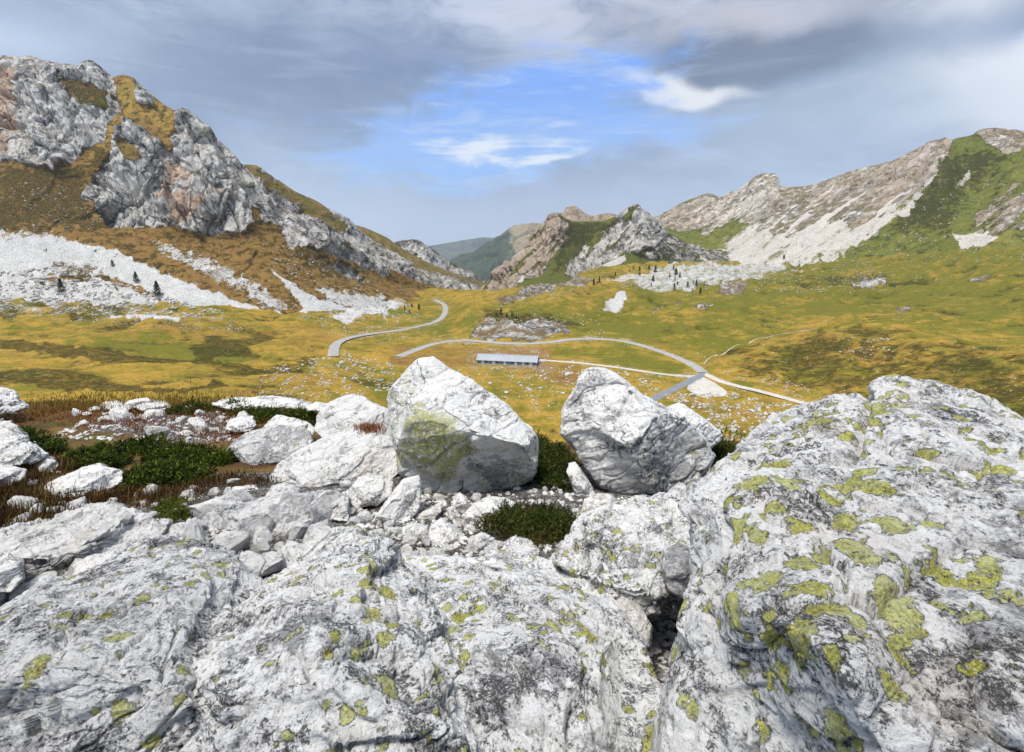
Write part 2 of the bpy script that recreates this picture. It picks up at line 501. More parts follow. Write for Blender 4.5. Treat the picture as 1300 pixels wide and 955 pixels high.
# ---- main terrain
S_ = [-300, 0, 100, 200, 300, 400, 500, 600, 700, 800, 900, 1000, 1100, 1200, 1300, 1600]
rows = [
    rowz(S_, [620, 620, 620, 620, 620, 620, 620, 612, 610, 610, 604, 610, 640, 650, 665, 700], [60, 70, 70, 70, 72, 78, 100, 155, 170, 170, 180, 180, 145, 128, 105, 70]),
    rowz(S_, [530, 530, 530, 530, 530, 530, 530, 530, 530, 530, 530, 540, 560, 575, 590, 620], [120, 140, 140, 140, 146, 170, 215, 245, 250, 250, 251, 238, 213, 190, 158, 100]),
    rowz(S_, [500, 500, 500, 500, 500, 495, 495, 495, 495, 495, 495, 505, 510, 515, 522, 540], [165, 185, 190, 195, 205, 225, 262, 295, 302, 303, 302, 290, 256, 226, 198, 140]),
    [(-300, 470, 205), (0, 465, 240), (200, 465, 260), (300, 465, 275), (400, 460, 310), (500, 462, 345), (600, 460, 378), (640, 456, 393), (700, 460, 380), (800, 468, 357), (880, 478, 334), (1000, 485, 305), (1100, 470, 300), (1200, 470, 265), (1300, 470, 240), (1600, 475, 180)],
    [(-300, 445, 280), (0, 440, 330), (100, 438, 340), (200, 440, 345), (300, 442, 350), (400, 440, 385), (500, 438, 445), (600, 435, 455), (700, 432, 462), (800, 438, 442), (880, 452, 400), (920, 447, 398), (960, 437, 403), (1000, 430, 402), (1050, 419, 400), (1100, 411, 395), (1150, 415, 365), (1200, 425, 330), (1300, 437, 285), (1600, 445, 210)],
    [(-300, 412, 400), (0, 410, 450), (200, 415, 440), (400, 420, 475), (500, 412, 600), (560, 402, 670), (600, 412, 520), (650, 404, 520), (700, 404, 530), (800, 402, 595), (900, 410, 545), (1000, 412, 540), (1100, 403, 500), (1200, 406, 465), (1300, 412, 400), (1600, 420, 300)],
    [(-300, 392, 470), (0, 388, 540), (200, 395, 530), (300, 400, 535), (400, 403, 590), (500, 388, 780), (560, 384, 860), (600, 388, 660), (700, 382, 660), (800, 377, 790), (900, 388, 700), (1000, 391, 690), (1100, 385, 680), (1200, 384, 610), (1300, 382, 545), (1600, 385, 400)],
    [(-300, 378, 540), (0, 375, 620), (200, 385, 620), (300, 390, 640), (400, 391, 720), (500, 370, 1000), (560, 364, 1090), (600, 369, 950), (650, 366, 900), (700, 362, 930), (740, 358, 970), (800, 361, 990), (850, 370, 960), (880, 372, 940), (920, 370, 930), (1000, 369, 900), (1100, 366, 830), (1200, 360, 770), (1300, 350, 710), (1600, 350, 520)],
    [(-300, 375, 640), (0, 372, 740), (300, 387, 760), (400, 390, 850), (500, 378, 1150), (560, 372, 1200), (620, 372, 1100), (700, 364, 1120), (740, 352, 1130), (800, 347, 1170), (900, 344, 1150), (1000, 350, 1060), (1100, 340, 980), (1200, 331, 900), (1300, 320, 830), (1600, 320, 620)],
    [(-300, 380, 760), (0, 380, 900), (300, 395, 900), (400, 400, 1000), (500, 392, 1300), (600, 380, 1350), (700, 372, 1350), (740, 345, 1300), (800, 334, 1350), (900, 331, 1330), (1000, 335, 1220), (1100, 325, 1110), (1200, 314, 1020), (1300, 304, 960), (1600, 300, 720)],
]
PX, PY, Y, P, Vv = sheet(-300, 1600, 1.6, rows, [14, 34, 46, 52, 52, 44, 36, 32, 26, 14])
dr = np.full(PX.shape, 1e9)
for r_ in (ROAD_UP, ROAD_MAIN, ROAD_ASPH, TRACK, TRACK_E):
    dr = np.minimum(dr, polydist(PX, PY, r_, False))
dr = np.minimum(dr, np.maximum(0, -polydist(PX, PY, [(596, 444), (690, 446), (700, 470), (596, 468)])))
calm = smooth(2, 30, dr)
rel = np.clip(Y / 500, .35, 1.6)
flat2 = np.stack([P[..., 0], P[..., 1], np.zeros_like(Y)], -1)
dz = (fbm(flat2 / 95, 3, 3) * 8.5 - np.abs(fbm(flat2 / 62, 3, 5)) * 15.0 + fbm(flat2 / 16, 4, 9) * 1.5) * calm * rel
dz += fbm(flat2 / 5, 3, 11) * .28 * calm
# masks
band = pm(PX, PY, [(592, 432), (604, 412), (622, 398), (640, 402), (668, 408), (700, 404), (722, 410), (730, 424), (700, 430), (660, 433), (610, 431)], 5, 6, 14, 21)
crest_rock = pm(PX, PY, [(628, 378), (660, 368), (690, 352), (715, 349), (740, 351), (755, 357), (735, 361), (700, 366), (660, 377), (640, 384)], 2, 2.5, 10, 22)
white_patch = pm(PX, PY, [(765, 390), (768, 383), (778, 378), (784, 366), (794, 366), (797, 378), (790, 386), (778, 391)], 2, 2, 6, 23)
tree_scree = pm(PX, PY, [(735, 362), (770, 352), (810, 342), (850, 336), (880, 334), (920, 330), (1000, 333), (1020, 340), (960, 350), (905, 356), (892, 362), (880, 370), (845, 369), (800, 358), (760, 357)], 4, 5, 16, 24)
outc = pm(PX, PY, [(912, 371), (915, 356), (925, 352), (945, 358), (950, 366), (938, 372)], 2, 2, 8, 25)
outc = np.maximum(outc, pm(PX, PY, [(1080, 355), (1115, 345), (1130, 352), (1110, 362), (1085, 362)], 4, 4, 8, 26) * .8)
outc = np.maximum(outc, pm(PX, PY, [(1195, 357), (1240, 350), (1275, 352), (1240, 358)], 3, 3, 8, 27) * .8)
outc = np.maximum(outc, pm(PX, PY, [(828, 396), (834, 384), (846, 380), (836, 392)], 1.5, 1.5, 8, 28))
outc = np.maximum(outc, pm(PX, PY, [(852, 386), (868, 380), (876, 383), (862, 388)], 1.5, 1.5, 8, 29))
outc = np.maximum(outc, pm(PX, PY, [(880, 392), (895, 384), (905, 387), (892, 393)], 1.5, 1.5, 8, 30))
outc = np.maximum(outc, pm(PX, PY, [(1138, 392), (1150, 386), (1162, 390), (1148, 394)], 1.5, 1.5, 8, 31))
left_scr = pm(PX, PY, [(-300, 394), (0, 378), (60, 384), (150, 386), (240, 392), (300, 402), (200, 404), (60, 400), (-300, 402)], 6, 8, 12, 32) * .45
left_scr = np.maximum(left_scr, pm(PX, PY, [(140, 398), (230, 402), (225, 405), (140, 402)], 2, 2, 8, 33))
left_scr = np.maximum(left_scr, pm(PX, PY, [(445, 382), (500, 372), (520, 385), (490, 400), (440, 408), (420, 400)], 6, 9, 12, 34) * .75)
verge = smooth(9, 2, dr) * .38
rockm = np.clip(np.maximum.reduce([band * .74, crest_rock, white_patch * .0, outc, .12 + 0 * PX]), 0, 1)
screem = np.clip(np.maximum.reduce([tree_scree * .60, left_scr, white_patch * .72, verge, outc * .3,
                                    pm(PX, PY, [(880, 478), (893, 478), (925, 500), (918, 502), (885, 500), (872, 493)], 1.5, .5, 8, 35)]), 0, 1)
green = .42 + 0 * PX
for pts, v_, sf in (([(540, 400), (700, 385), (760, 395), (900, 400), (1000, 415), (900, 455), (800, 428), (700, 420), (600, 425), (520, 420)], .85, 18),
                    ([(700, 440), (800, 445), (870, 465), (860, 474), (760, 458), (700, 450)], .95, 5),
                    ([(85, 432), (180, 425), (300, 445), (320, 455), (160, 452)], 1.0, 8),
                    ([(900, 330), (1300, 300), (1600, 300), (1600, 400), (1600, 440), (1300, 430), (1100, 400), (900, 400), (760, 380)], .80, 16),
                    ([(440, 380), (500, 378), (520, 400), (430, 415), (380, 410)], .6, 8)):
    green = green * (1 - (m_ := smooth(-sf, sf, polydist(PX, PY, pts) + 10 * wn(PX, PY, 30, 41)))) + v_ * m_
brown = .30 + .0 * PX
tn_ = np.abs(fbm(flat2 / 62, 3, 5))
for pts, v_, sf in (([(500, 440), (600, 437), (700, 440), (700, 452), (760, 470), (740, 490), (640, 470), (560, 462), (490, 462)], .72, 6),
                    ([(880, 500), (960, 500), (1030, 520), (1000, 540), (900, 560), (840, 530)], .5, 10),
                    ([(900, 470), (960, 434), (1080, 414), (1300, 440), (1600, 450), (1600, 700), (1060, 560), (1030, 512)], .36, 14),
                    ([(230, 480), (400, 470), (420, 500), (300, 508)], .55, 10),
                    ([(0, 425), (150, 400), (300, 402), (420, 418), (430, 440), (300, 436), (150, 422)], .55, 8)):
    brown = brown * (1 - (m_ := smooth(-sf, sf, polydist(PX, PY, pts) + 10 * wn(PX, PY, 25, 43)))) + v_ * m_
dark = .26 + 0 * PX  # shrub cover, also carries shade painted on banks and brow
for pts, v_, sf in (([(0, 433), (100, 440), (190, 450), (300, 457), (330, 462), (200, 462), (100, 453), (0, 440)], 1.0, 3),  # dark sides of the left terraces painted in for relief
                    ([(-100, 470), (0, 466), (60, 470), (130, 480), (175, 492), (120, 498), (0, 488), (-100, 490)], .9, 6),
                    ([(150, 492), (230, 496), (280, 484), (290, 487), (235, 500), (160, 498)], 1.0, 2),
                    ([(236, 436), (270, 422), (310, 432), (330, 450), (250, 448)], .7, 5),
                    ([(60, 392), (100, 384), (160, 386), (150, 400), (90, 402)], .62, 5),
                    ([(-50, 380), (0, 382), (30, 392), (20, 402), (-50, 405)], .7, 5),
                    ([(600, 430), (620, 396), (660, 395), (700, 400), (760, 412), (750, 426), (700, 424), (640, 432)], .66, 8),
                    ([(350, 455), (440, 440), (440, 452), (330, 480)], .58, 8),
                    ([(940, 445), (1000, 425), (1080, 415), (1200, 430), (1300, 445), (1600, 455), (1600, 700), (1080, 560), (1000, 500), (930, 480)], .56, 18),  # shade of the right brow painted into the colour
                    ([(1010, 350), (1090, 348), (1120, 356), (1080, 366), (1000, 360)], .5, 6)):
    dark = dark * (1 - (m_ := smooth(-sf, sf, polydist(PX, PY, pts) + 6 * wn(PX, PY, 20, 47)))) + v_ * m_
dark = np.clip(dark + 1.3 * np.clip(tn_ - .12, 0, .3), 0, 1) * calm ** .5
N = gridnormals(P)
dz += rockm ** 2 * (ridged(P / 28, 5, 60) - .45) * 8 * calm
P = P + np.stack([0 * dz, 0 * dz, dz], -1)
m_terr = mat_terrain('valley_grass', 1.0, shr=(.44, .60))
A = np.stack([rockm, screem, green], -1).reshape(-1, 3)
B = np.stack([dark, brown, np.full(PX.shape, .35)], -1).reshape(-1, 3)
terrain = mesh('valley_terrain', P.reshape(-1, 3), gridfaces(*PX.shape), m_terr, attrs={'A': A, 'B': B})
tag(terrain, 'rolling valley floor of golden and green grass', None, None, 'structure')


# ---- mountains
def offset_row(row, dpy, fy):
    return [(a, b + dpy, c * fy) for a, b, c in row]


def mountain(name, label, px0, px1, dpx, rows, counts, mat, maskf, amp, wl, seed, grassamp=.12, zs=.6):
    PX, PY, Y, P, V = sheet(px0, px1, dpx, rows, counts)
    rockm, screem, green, dark, brown, warm = maskf(PX, PY, V, P)
    N = gridnormals(P)
    Q = P * np.array([1, 1, zs])
    wq = Q + np.stack([fbm(Q / (wl * .5) + k * 11, 3, seed + 50 + k) for k in range(3)], -1) * wl * .22
    f1, e1 = facets(wq / (wl * .62) + seed, seed)
    f2, e2 = facets(wq / (wl * .21) + seed * 2, seed + 1)
    f3, e3 = facets(wq / (wl * .085) + seed * 3, seed + 2)
    d = amp * (.55 * fbm(Q / wl, 4, seed) + .95 * f1 + .26 * f2 + .10 * f3 - .20 * smooth(.14, 0, e1) - .10 * smooth(.16, 0, e2) + .10 * fbm(Q / (wl * .06), 4, seed + 9))
    rs = smooth(.3, .7, rockm)
    dd = d * (grassamp + (1 - grassamp) * rs) * (1 - .85 * smooth(.4, .8, screem))
    edge = smooth(0, .15, V) * (.22 + .78 * smooth(len(rows) - 2.0, len(rows) - 2.35, V)) * smooth(len(rows) - 1.0, len(rows) - 1.2, V)
    P = P - N * -(dd * edge)[..., None]
    A = np.stack([rockm, screem, green], -1).reshape(-1, 3)
    B = np.stack([dark, brown, warm], -1).reshape(-1, 3)
    o = mesh(name, P.reshape(-1, 3), gridfaces(*PX.shape), mat, attrs={'A': A, 'B': B})
    return tag(o, label, None, None, 'structure')


def mx_(*a): return np.clip(np.maximum.reduce(a), 0, 1)


# left mountain
ridge1 = [(-300, 60, 700), (-100, 62, 770), (0, 70, 800), (20, 73, 802), (40, 70, 806), (60, 78, 808), (85, 84, 810), (100, 87, 810), (115, 84, 812), (128, 92, 814), (140, 99, 815), (155, 95, 812), (168, 98, 808), (180, 108, 803), (195, 122, 797), (215, 137, 775), (222, 140, 770), (232, 137, 760), (240, 141, 760), (255, 155, 765), (275, 177, 770), (300, 203, 778), (318, 222, 790), (335, 245, 800), (350, 258, 812), (370, 268, 830), (395, 278, 850), (420, 292, 872), (450, 312, 900), (480, 332, 945), (500, 343, 970), (550, 366, 1060)]
T_ = [-300, 0, 100, 150, 200, 250, 300, 350, 400, 450, 500, 550]
rowsL = [
    rowz(T_, [405, 400, 404, 409, 413, 416, 419, 419, 420, 414, 403, 394], [500, 562, 565, 566, 570, 576, 588, 606, 634, 690, 790, 930]),
    rowz(T_, [335, 325, 338, 346, 355, 362, 370, 373, 376, 379, 379, 380], [560, 612, 617, 617, 622, 628, 640, 660, 695, 755, 855, 975]),
    rowz(T_, [190, 214, 238, 268, 290, 300, 298, 298, 316, 340, 358, 374], [630, 690, 695, 686, 684, 692, 712, 745, 795, 865, 945, 1025]),
    rowz(T_, [110, 140, 165, 178, 205, 216, 240, 272, 298, 326, 350, 370], [680, 722, 742, 728, 706, 708, 732, 772, 820, 880, 955, 1040]),
    ridge1,
    offset_row(ridge1, 55, 1.2),
]


def maskL(PX, PY, V, P):
    cA = pm(PX, PY, [(-300, 40), (0, 60), (60, 70), (128, 80), (142, 98), (150, 120), (150, 140), (138, 160), (128, 178), (110, 190), (95, 205), (70, 218), (40, 214), (20, 205), (-300, 200)], 4, 5, 16, 51)
    cA2 = pm(PX, PY, [(172, 95), (182, 104), (190, 122), (198, 134), (180, 139), (172, 120)], 2, 2, 8, 52)
    cB = pm(PX, PY, [(104, 248), (118, 225), (140, 190), (158, 162), (168, 152), (180, 160), (205, 182), (214, 188), (219, 160), (224, 138), (240, 136), (300, 200), (340, 245), (352, 262), (345, 275), (318, 262), (322, 285), (310, 296), (270, 300), (215, 288), (140, 284), (125, 270)], 4, 5, 14, 53)
    cC = pm(PX, PY, [(322, 240), (350, 255), (372, 268), (400, 280), (440, 305), (490, 338), (500, 352), (470, 345), (440, 330), (410, 315), (385, 318), (365, 306), (352, 285), (330, 280)], 4, 5, 14, 54)
    cD = pm(PX, PY, [(415, 335), (440, 332), (465, 350), (468, 360), (440, 352)], 3, 4, 10, 55)
    meadow = pm(PX, PY, [(150, 180), (160, 178), (172, 188), (178, 198), (170, 205), (158, 200)], 2, 3, 8, 56)
    slope_tuft = pm(PX, PY, [(70, 98), (100, 95), (140, 120), (140, 140), (100, 136), (80, 112)], 5, 8, 10, 57)
    rock = mx_(cA * (.86 - .5 * slope_tuft), cA2 * .8, cB * (.88 - .7 * meadow), cC * .78, cD * .7, .24 + 0 * PX)
    s1 = .92 * pm(PX, PY, [(-300, 290), (0, 303), (40, 300), (75, 300), (110, 310), (150, 318), (180, 335), (230, 355), (290, 378), (360, 400), (370, 408), (300, 412), (240, 392), (170, 362), (120, 350), (60, 352), (0, 378), (-300, 400)], 4, 4, 14, 58)
    s2 = pm(PX, PY, [(344, 342), (356, 350), (400, 376), (450, 394), (452, 410), (370, 410), (384, 390), (366, 366)], 2, 2.5, 10, 59)
    s3 = pm(PX, PY, [(200, 305), (235, 318), (290, 340), (330, 362), (370, 388), (350, 396), (290, 362), (240, 338), (205, 320)], 5, 8, 8, 61) * .62
    s4 = pm(PX, PY, [(-60, 300), (20, 290), (60, 296), (90, 306), (40, 316), (0, 320)], 5, 8, 8, 62) * .6
    s5 = pm(PX, PY, [(400, 365), (450, 370), (490, 376), (500, 392), (450, 396), (420, 385)], 4, 7, 8, 63) * .7
    s6 = pm(PX, PY, [(30, 360), (120, 352), (180, 370), (230, 385), (290, 398), (270, 410), (150, 395), (0, 385), (-200, 400), (-200, 370)], 5, 8, 7, 64) * .72
    veg_in = pm(PX, PY, [(70, 330), (120, 340), (150, 352), (140, 366), (90, 360), (60, 345)], 4, 8, 8, 65)
    scree = mx_(s1 * (.95 - .4 * veg_in), s2 * .9, s3, s4, s5, s6, .08 + 0 * PX) * (1 - smooth(.5, .9, rock))
    green = .12 + .75 * mx_(meadow, slope_tuft * .7) + .3 * pm(PX, PY, [(380, 300), (500, 345), (500, 375), (400, 350)], 10, 8, 14, 66)
    brown = .85 - .55 * pm(PX, PY, [(120, 130), (160, 100), (215, 140), (222, 170), (180, 150), (150, 160), (110, 225)], 8, 4, 14, 67)
    dark = .44 + .20 * pm(PX, PY, [(-300, 200), (0, 215), (90, 215), (130, 190), (140, 200), (105, 235), (130, 285), (60, 290), (-300, 290)], 8, 8, 14, 68)
    dark = np.maximum(dark, .6 * mx_(slope_tuft, veg_in, pm(PX, PY, [(360, 290), (420, 320), (470, 350), (430, 360), (370, 330)], 8, 8, 12, 69)))
    warm = .12 + .5 * mx_(pm(PX, PY, [(205, 195), (240, 215), (262, 250), (255, 285), (215, 290), (205, 250)], 8, 8, 14, 70), pm(PX, PY, [(-300, 70), (12, 72), (22, 120), (15, 200), (-300, 200)], 8, 8, 14, 71), .4 * pm(PX, PY, [(255, 150), (300, 210), (300, 270), (270, 240)], 8, 8, 14, 72))
    return rock, scree, green, dark, brown, warm


m_lime = mat_terrain('limestone_slope', 1.0, grass=(.40, .255, .07), brown=(.29, .165, .055), rock=(.74, .71, .67), rockd=(.34, .33, .31), screec=(.80, .79, .77), tint=(.66, .40, .24), shr=(.46, .52), bump=1.0)
mountain('left_mountain', 'craggy grey limestone mountain with white scree below', -300, 550, 1.15, rowsL, [70, 110, 100, 110, 14], m_lime, maskL, 24, 95, 5, zs=.5)

# second ridge behind it
rg = [(270, 212, 1150), (290, 208, 1150), (310, 209, 1150), (325, 210, 1150), (335, 216, 1150), (350, 226, 1155), (375, 243, 1165), (400, 254, 1180), (420, 266, 1195), (440, 276, 1210), (455, 289, 1225), (475, 305, 1240), (495, 320, 1255), (520, 336, 1270), (560, 352, 1300), (610, 366, 1340)]
rows2 = [[(270, 390, 1000), (400, 395, 1040), (500, 395, 1120), (610, 392, 1240)],
         [(270, 320, 1040), (400, 330, 1080), (500, 358, 1160), (610, 380, 1270)],
         [(270, 262, 1090), (400, 290, 1130), (500, 340, 1200), (610, 373, 1300)], rg, offset_row(rg, 40, 1.2)]


def mask2(PX, PY, V, P):
    rock = smooth(1.1, 1.7, V + .8 * wn(PX, PY, 25, 81)) * (1 - .75 * pm(PX, PY, [(300, 205), (335, 212), (400, 252), (440, 280), (450, 300), (400, 285), (340, 240)], 6, 8, 14, 82))
    rock = np.maximum(rock, .85 * pm(PX, PY, [(455, 330), (500, 335), (540, 350), (540, 362), (480, 352)], 4, 6, 10, 83))
    green = .45 + 0 * PX
    return np.clip(rock, .15, 1), .25 + 0 * PX, green, .42 + 0 * PX, .55 + 0 * PX, .15 + 0 * PX


m_lime2 = mat_terrain('limestone_ridge', .75, grass=(.30, .20, .06), green=(.11, .12, .03), brown=(.2, .125, .05), rock=(.70, .67, .63), rockd=(.31, .30, .285), shr=(.46, .54))
mountain('second_ridge', 'grey ridge behind the limestone mountain', 270, 610, 1.4, rows2, [30, 40, 50, 50, 8], m_lime2, mask2, 22, 100, 15, zs=.5)

rg = [(430, 284, 1600), (447, 285, 1600), (460, 288, 1610), (475, 294, 1620), (490, 301, 1640), (505, 312, 1660), (525, 324, 1680), (550, 336, 1700), (575, 346, 1720), (600, 354, 1740), (630, 363, 1780)]
rows3 = [[(430, 395, 1380), (530, 395, 1420), (630, 392, 1560)], [(430, 340, 1480), (530, 360, 1540), (630, 375, 1660)], rg, offset_row(rg, 30, 1.2)]


def mask3(PX, PY, V, P):
    rock = .2 + .55 * pm(PX, PY, [(540, 345), (570, 350), (612, 362), (612, 374), (570, 368)], 4, 5, 10, 84)
    return rock, .2 + 0 * PX, .5 + 0 * PX, .35 + 0 * PX, .5 + 0 * PX, .2 + 0 * PX


mountain('brown_hill', 'brown grassy spur falling to the valley mouth', 430, 630, 1.5, rows3, [30, 40, 8], m_lime2, mask3, 12, 130, 25, .5)
rg = [(480, 320, 2200), (495, 310, 2200), (507, 306, 2200), (522, 304, 2200), (536, 307, 2200), (548, 315, 2210), (562, 326, 2220), (580, 337, 2240), (600, 347, 2260), (615, 357, 2280), (640, 366, 2300)]
rows4 = [[(480, 385, 1950), (640, 385, 2050)], [(480, 345, 2070), (560, 350, 2100), (640, 375, 2180)], rg, offset_row(rg, 25, 1.2)]


def mask4(PX, PY, V, P):
    rock = .42 + .5 * pm(PX, PY, [(515, 312), (535, 306), (555, 325), (600, 350), (612, 362), (575, 350), (540, 335)], 4, 6, 8, 85)
    return rock, .35 + 0 * PX, .5 + 0 * PX, .68 + 0 * PX, .3 + 0 * PX, .1 + 0 * PX


mountain('white_crag', 'pale crag above the valley mouth', 480, 640, 1.5, rows4, [24, 44, 6], m_lime2, mask4, 30, 120, 35, .4)

# far ranges seen through the valley mouth
m_f1 = mat_far('far_forest', (.07, .09, .07), (.18, .18, .13), .0012)
m_f2 = mat_far('far_slope', (.08, .10, .06), (.36, .30, .19), .0022)


def maskz(PX, PY, V, P):
    z = 0 * PX
    return z + .5, z, z + .5, z, z, z


def maskf2(PX, PY, V, P):
    z = 0 * PX
    return np.clip(.15 + .8 * pm(PX, PY, [(640, 280), (700, 280), (770, 290), (700, 330), (660, 330), (650, 300)], 10, 10, 14, 86), 0, 1), z, z, z, z, z


rg = [(380, 330, 9800), (470, 322, 9800), (520, 318, 9800), (545, 312, 9700), (560, 310, 9700), (585, 306, 9600), (600, 304, 9600), (615, 302, 9500), (625, 302, 9500), (640, 298, 9500), (680, 300, 9500), (760, 315, 9500), (900, 325, 9500)]
mountain('far_range', 'blue far mountain range', 380, 900, 2, [[(380, 350, 8000), (900, 350, 8000)], rg, offset_row(rg, 15, 1.1)], [40, 4], m_f1, maskz, 120, 1400, 45, 1)
rg = [(500, 352, 5200), (540, 340, 5200), (560, 345, 5200), (580, 337, 5100), (600, 325, 5000), (615, 315, 4900), (632, 303, 4800), (645, 292, 4800), (655, 286, 4800), (668, 284, 4800), (685, 284, 4800), (700, 285, 4800), (740, 300, 4900), (820, 320, 5000)]
mountain('forested_mountain', 'blue green mountain across the valley mouth', 500, 820, 1.5, [[(500, 400, 3500), (820, 400, 3500)], [(500, 365, 4200), (600, 345, 4200), (700, 330, 4200), (820, 350, 4200)], rg, offset_row(rg, 20, 1.1)], [20, 50, 5], m_f2, maskf2, 110, 700, 46, 1)

m_peak = mat_terrain('weathered_peak', .6, grass=(.27, .18, .07), green=(.13, .14, .035), brown=(.22, .14, .07), rock=(.74, .64, .54), rockd=(.42, .34, .27), screec=(.62, .58, .54), tint=(.48, .34, .22), crack=.6)
rg = [(670, 300, 2700), (695, 280, 2650), (708, 272, 2620), (715, 270, 2600), (720, 263, 2600), (727, 260, 2600), (733, 262, 2600), (740, 268, 2600), (752, 274, 2610), (765, 272, 2620), (778, 271, 2620), (790, 277, 2640), (820, 292, 2650), (860, 300, 2700)]
mountain('brown_peak', 'brown rocky peak behind the grey summits', 670, 860, 1.3, [[(670, 350, 2300), (860, 350, 2300)], [(670, 315, 2400), (740, 300, 2420), (860, 320, 2450)], rg, offset_row(rg, 25, 1.1)], [16, 50, 5], m_peak,
         lambda PX, PY, V, P: (.85 + 0 * PX, 0 * PX, .3 + 0 * PX, .2 + 0 * PX, .6 + 0 * PX, .9 + 0 * PX), 26, 150, 55, .4)

# twin grey summits
rg = [(585, 388, 1380), (600, 374, 1390), (615, 360, 1400), (628, 348, 1410), (640, 336, 1425), (660, 318, 1450), (672, 304, 1470), (684, 292, 1490), (695, 279, 1500), (702, 273, 1500), (710, 272, 1500), (718, 277, 1510), (730, 281, 1530), (745, 281, 1540), (760, 281, 1540), (775, 277, 1520), (788, 269, 1500), (797, 263, 1490), (803, 260, 1490), (809, 260, 1490), (816, 266, 1495), (826, 274, 1500), (835, 282, 1510), (845, 293, 1520), (860, 302, 1560), (885, 315, 1600), (940, 330, 1640)]
rowsR2 = [[(585, 400, 1180), (650, 390, 1200), (700, 376, 1240), (750, 366, 1270), (800, 358, 1300), (850, 352, 1340), (940, 348, 1400)],
          [(585, 394, 1280), (650, 368, 1290), (700, 345, 1310), (750, 336, 1340), (800, 328, 1360), (850, 322, 1400), (940, 335, 1460)],
          [(585, 390, 1330), (650, 345, 1370), (700, 310, 1400), (745, 312, 1480), (780, 305, 1430), (808, 298, 1410), (850, 308, 1470), (940, 326, 1540)], rg, offset_row(rg, 40, 1.15)]


def maskR2(PX, PY, V, P):
    r1 = pm(PX, PY, [(590, 392), (615, 358), (660, 316), (700, 268), (716, 276), (722, 292), (718, 312), (700, 330), (690, 345), (660, 360), (640, 372), (612, 385)], 3, 4, 12, 91)
    r2 = pm(PX, PY, [(784, 262), (804, 246), (824, 258), (848, 282), (850, 304), (820, 318), (790, 325), (745, 346), (720, 352), (710, 350), (730, 325), (756, 305), (770, 292), (778, 278)], 3, 5, 12, 92)
    s = pm(PX, PY, [(732, 356), (738, 348), (770, 334), (794, 322), (796, 332), (770, 345), (745, 356)], 1.5, 2, 10, 93)
    s = np.maximum(s, pm(PX, PY, [(615, 374), (640, 362), (680, 340), (694, 338), (680, 352), (650, 366), (630, 384)], 3, 5, 8, 94) * .75)
    s = np.maximum(s, pm(PX, PY, [(780, 362), (800, 345), (860, 334), (940, 330), (940, 345), (850, 352)], 5, 6, 8, 95) * .9)
    green = .9 + 0 * PX
    dark = .34 + .25 * pm(PX, PY, [(718, 280), (780, 282), (760, 300), (730, 330), (700, 350), (710, 320)], 6, 5, 10, 96) + .3 * pm(PX, PY, [(840, 290), (860, 292), (880, 310), (850, 330), (810, 325), (840, 310)], 6, 5, 10, 97)
    warm = .25 + .55 * r1
    st = fbm(np.stack([(PX * .75 + PY * .66) / 8, (PX * .66 - PY * .75) / 50, 0 * PX], -1), 5, 98)
    rs_ = pm(PX, PY, [(840, 285), (870, 290), (950, 325), (940, 345), (850, 335), (820, 330)], 6, 8, 12, 99)
    return mx_(r1 * (.85 - .5 * smooth(0, .3, st)), r2 * (.9 - .5 * smooth(0, .3, st)), .24 + .28 * rs_), np.maximum(s * .9, .6 * r1 * smooth(.0, .3, -st)), green, dark, .12 + 0 * PX, warm


m_sum = mat_terrain('summit_limestone', .55, grass=(.24, .19, .05), green=(.11, .13, .025), brown=(.2, .14, .06), rock=(.70, .655, .60), rockd=(.32, .30, .275), screec=(.74, .71, .67), ledge=.35, shr=(.46, .54), tint=(.52, .38, .27), crack=.8)
mountain('twin_summits', 'two grey rocky summits with green flanks', 585, 940, 1.1, rowsR2, [26, 46, 56, 56, 8], m_sum, maskR2, 26, 120, 65, zs=.5)

# right mountain chain
rg = [(800, 296, 2350), (815, 286, 2300), (838, 272, 2250), (850, 266, 2200), (865, 258, 2150), (885, 250, 2100), (900, 246, 2050), (915, 250, 2020), (925, 246, 2000), (937, 241, 1950), (950, 231, 1900), (960, 223, 1870), (972, 220, 1840), (981, 220, 1820), (986, 224, 1810), (990, 235, 1800), (1005, 237, 1760), (1020, 236, 1720), (1045, 230, 1660), (1080, 218, 1570), (1100, 213, 1520), (1130, 205, 1450), (1150, 196, 1400), (1170, 186, 1360), (1183, 178, 1330), (1195, 176, 1310), (1206, 180, 1300), (1213, 176, 1300), (1235, 171, 1290), (1242, 166, 1285), (1265, 164, 1270), (1300, 167, 1250), (1400, 180, 1180), (1600, 200, 1050)]
rowsR1 = [[(800, 356, 1500), (900, 352, 1380), (1000, 352, 1190), (1100, 347, 1060), (1200, 338, 950), (1300, 328, 865), (1600, 325, 660)],
          [(800, 335, 1650), (900, 325, 1560), (1000, 315, 1330), (1100, 302, 1170), (1200, 292, 1040), (1300, 284, 940), (1600, 285, 740)],
          [(800, 315, 1900), (850, 300, 1850), (900, 285, 1780), (970, 270, 1600), (1000, 272, 1520), (1100, 253, 1330), (1150, 240, 1240), (1200, 225, 1150), (1220, 232, 1160), (1300, 222, 1050), (1600, 240, 850)], rg, offset_row(rg, 40, 1.15)]


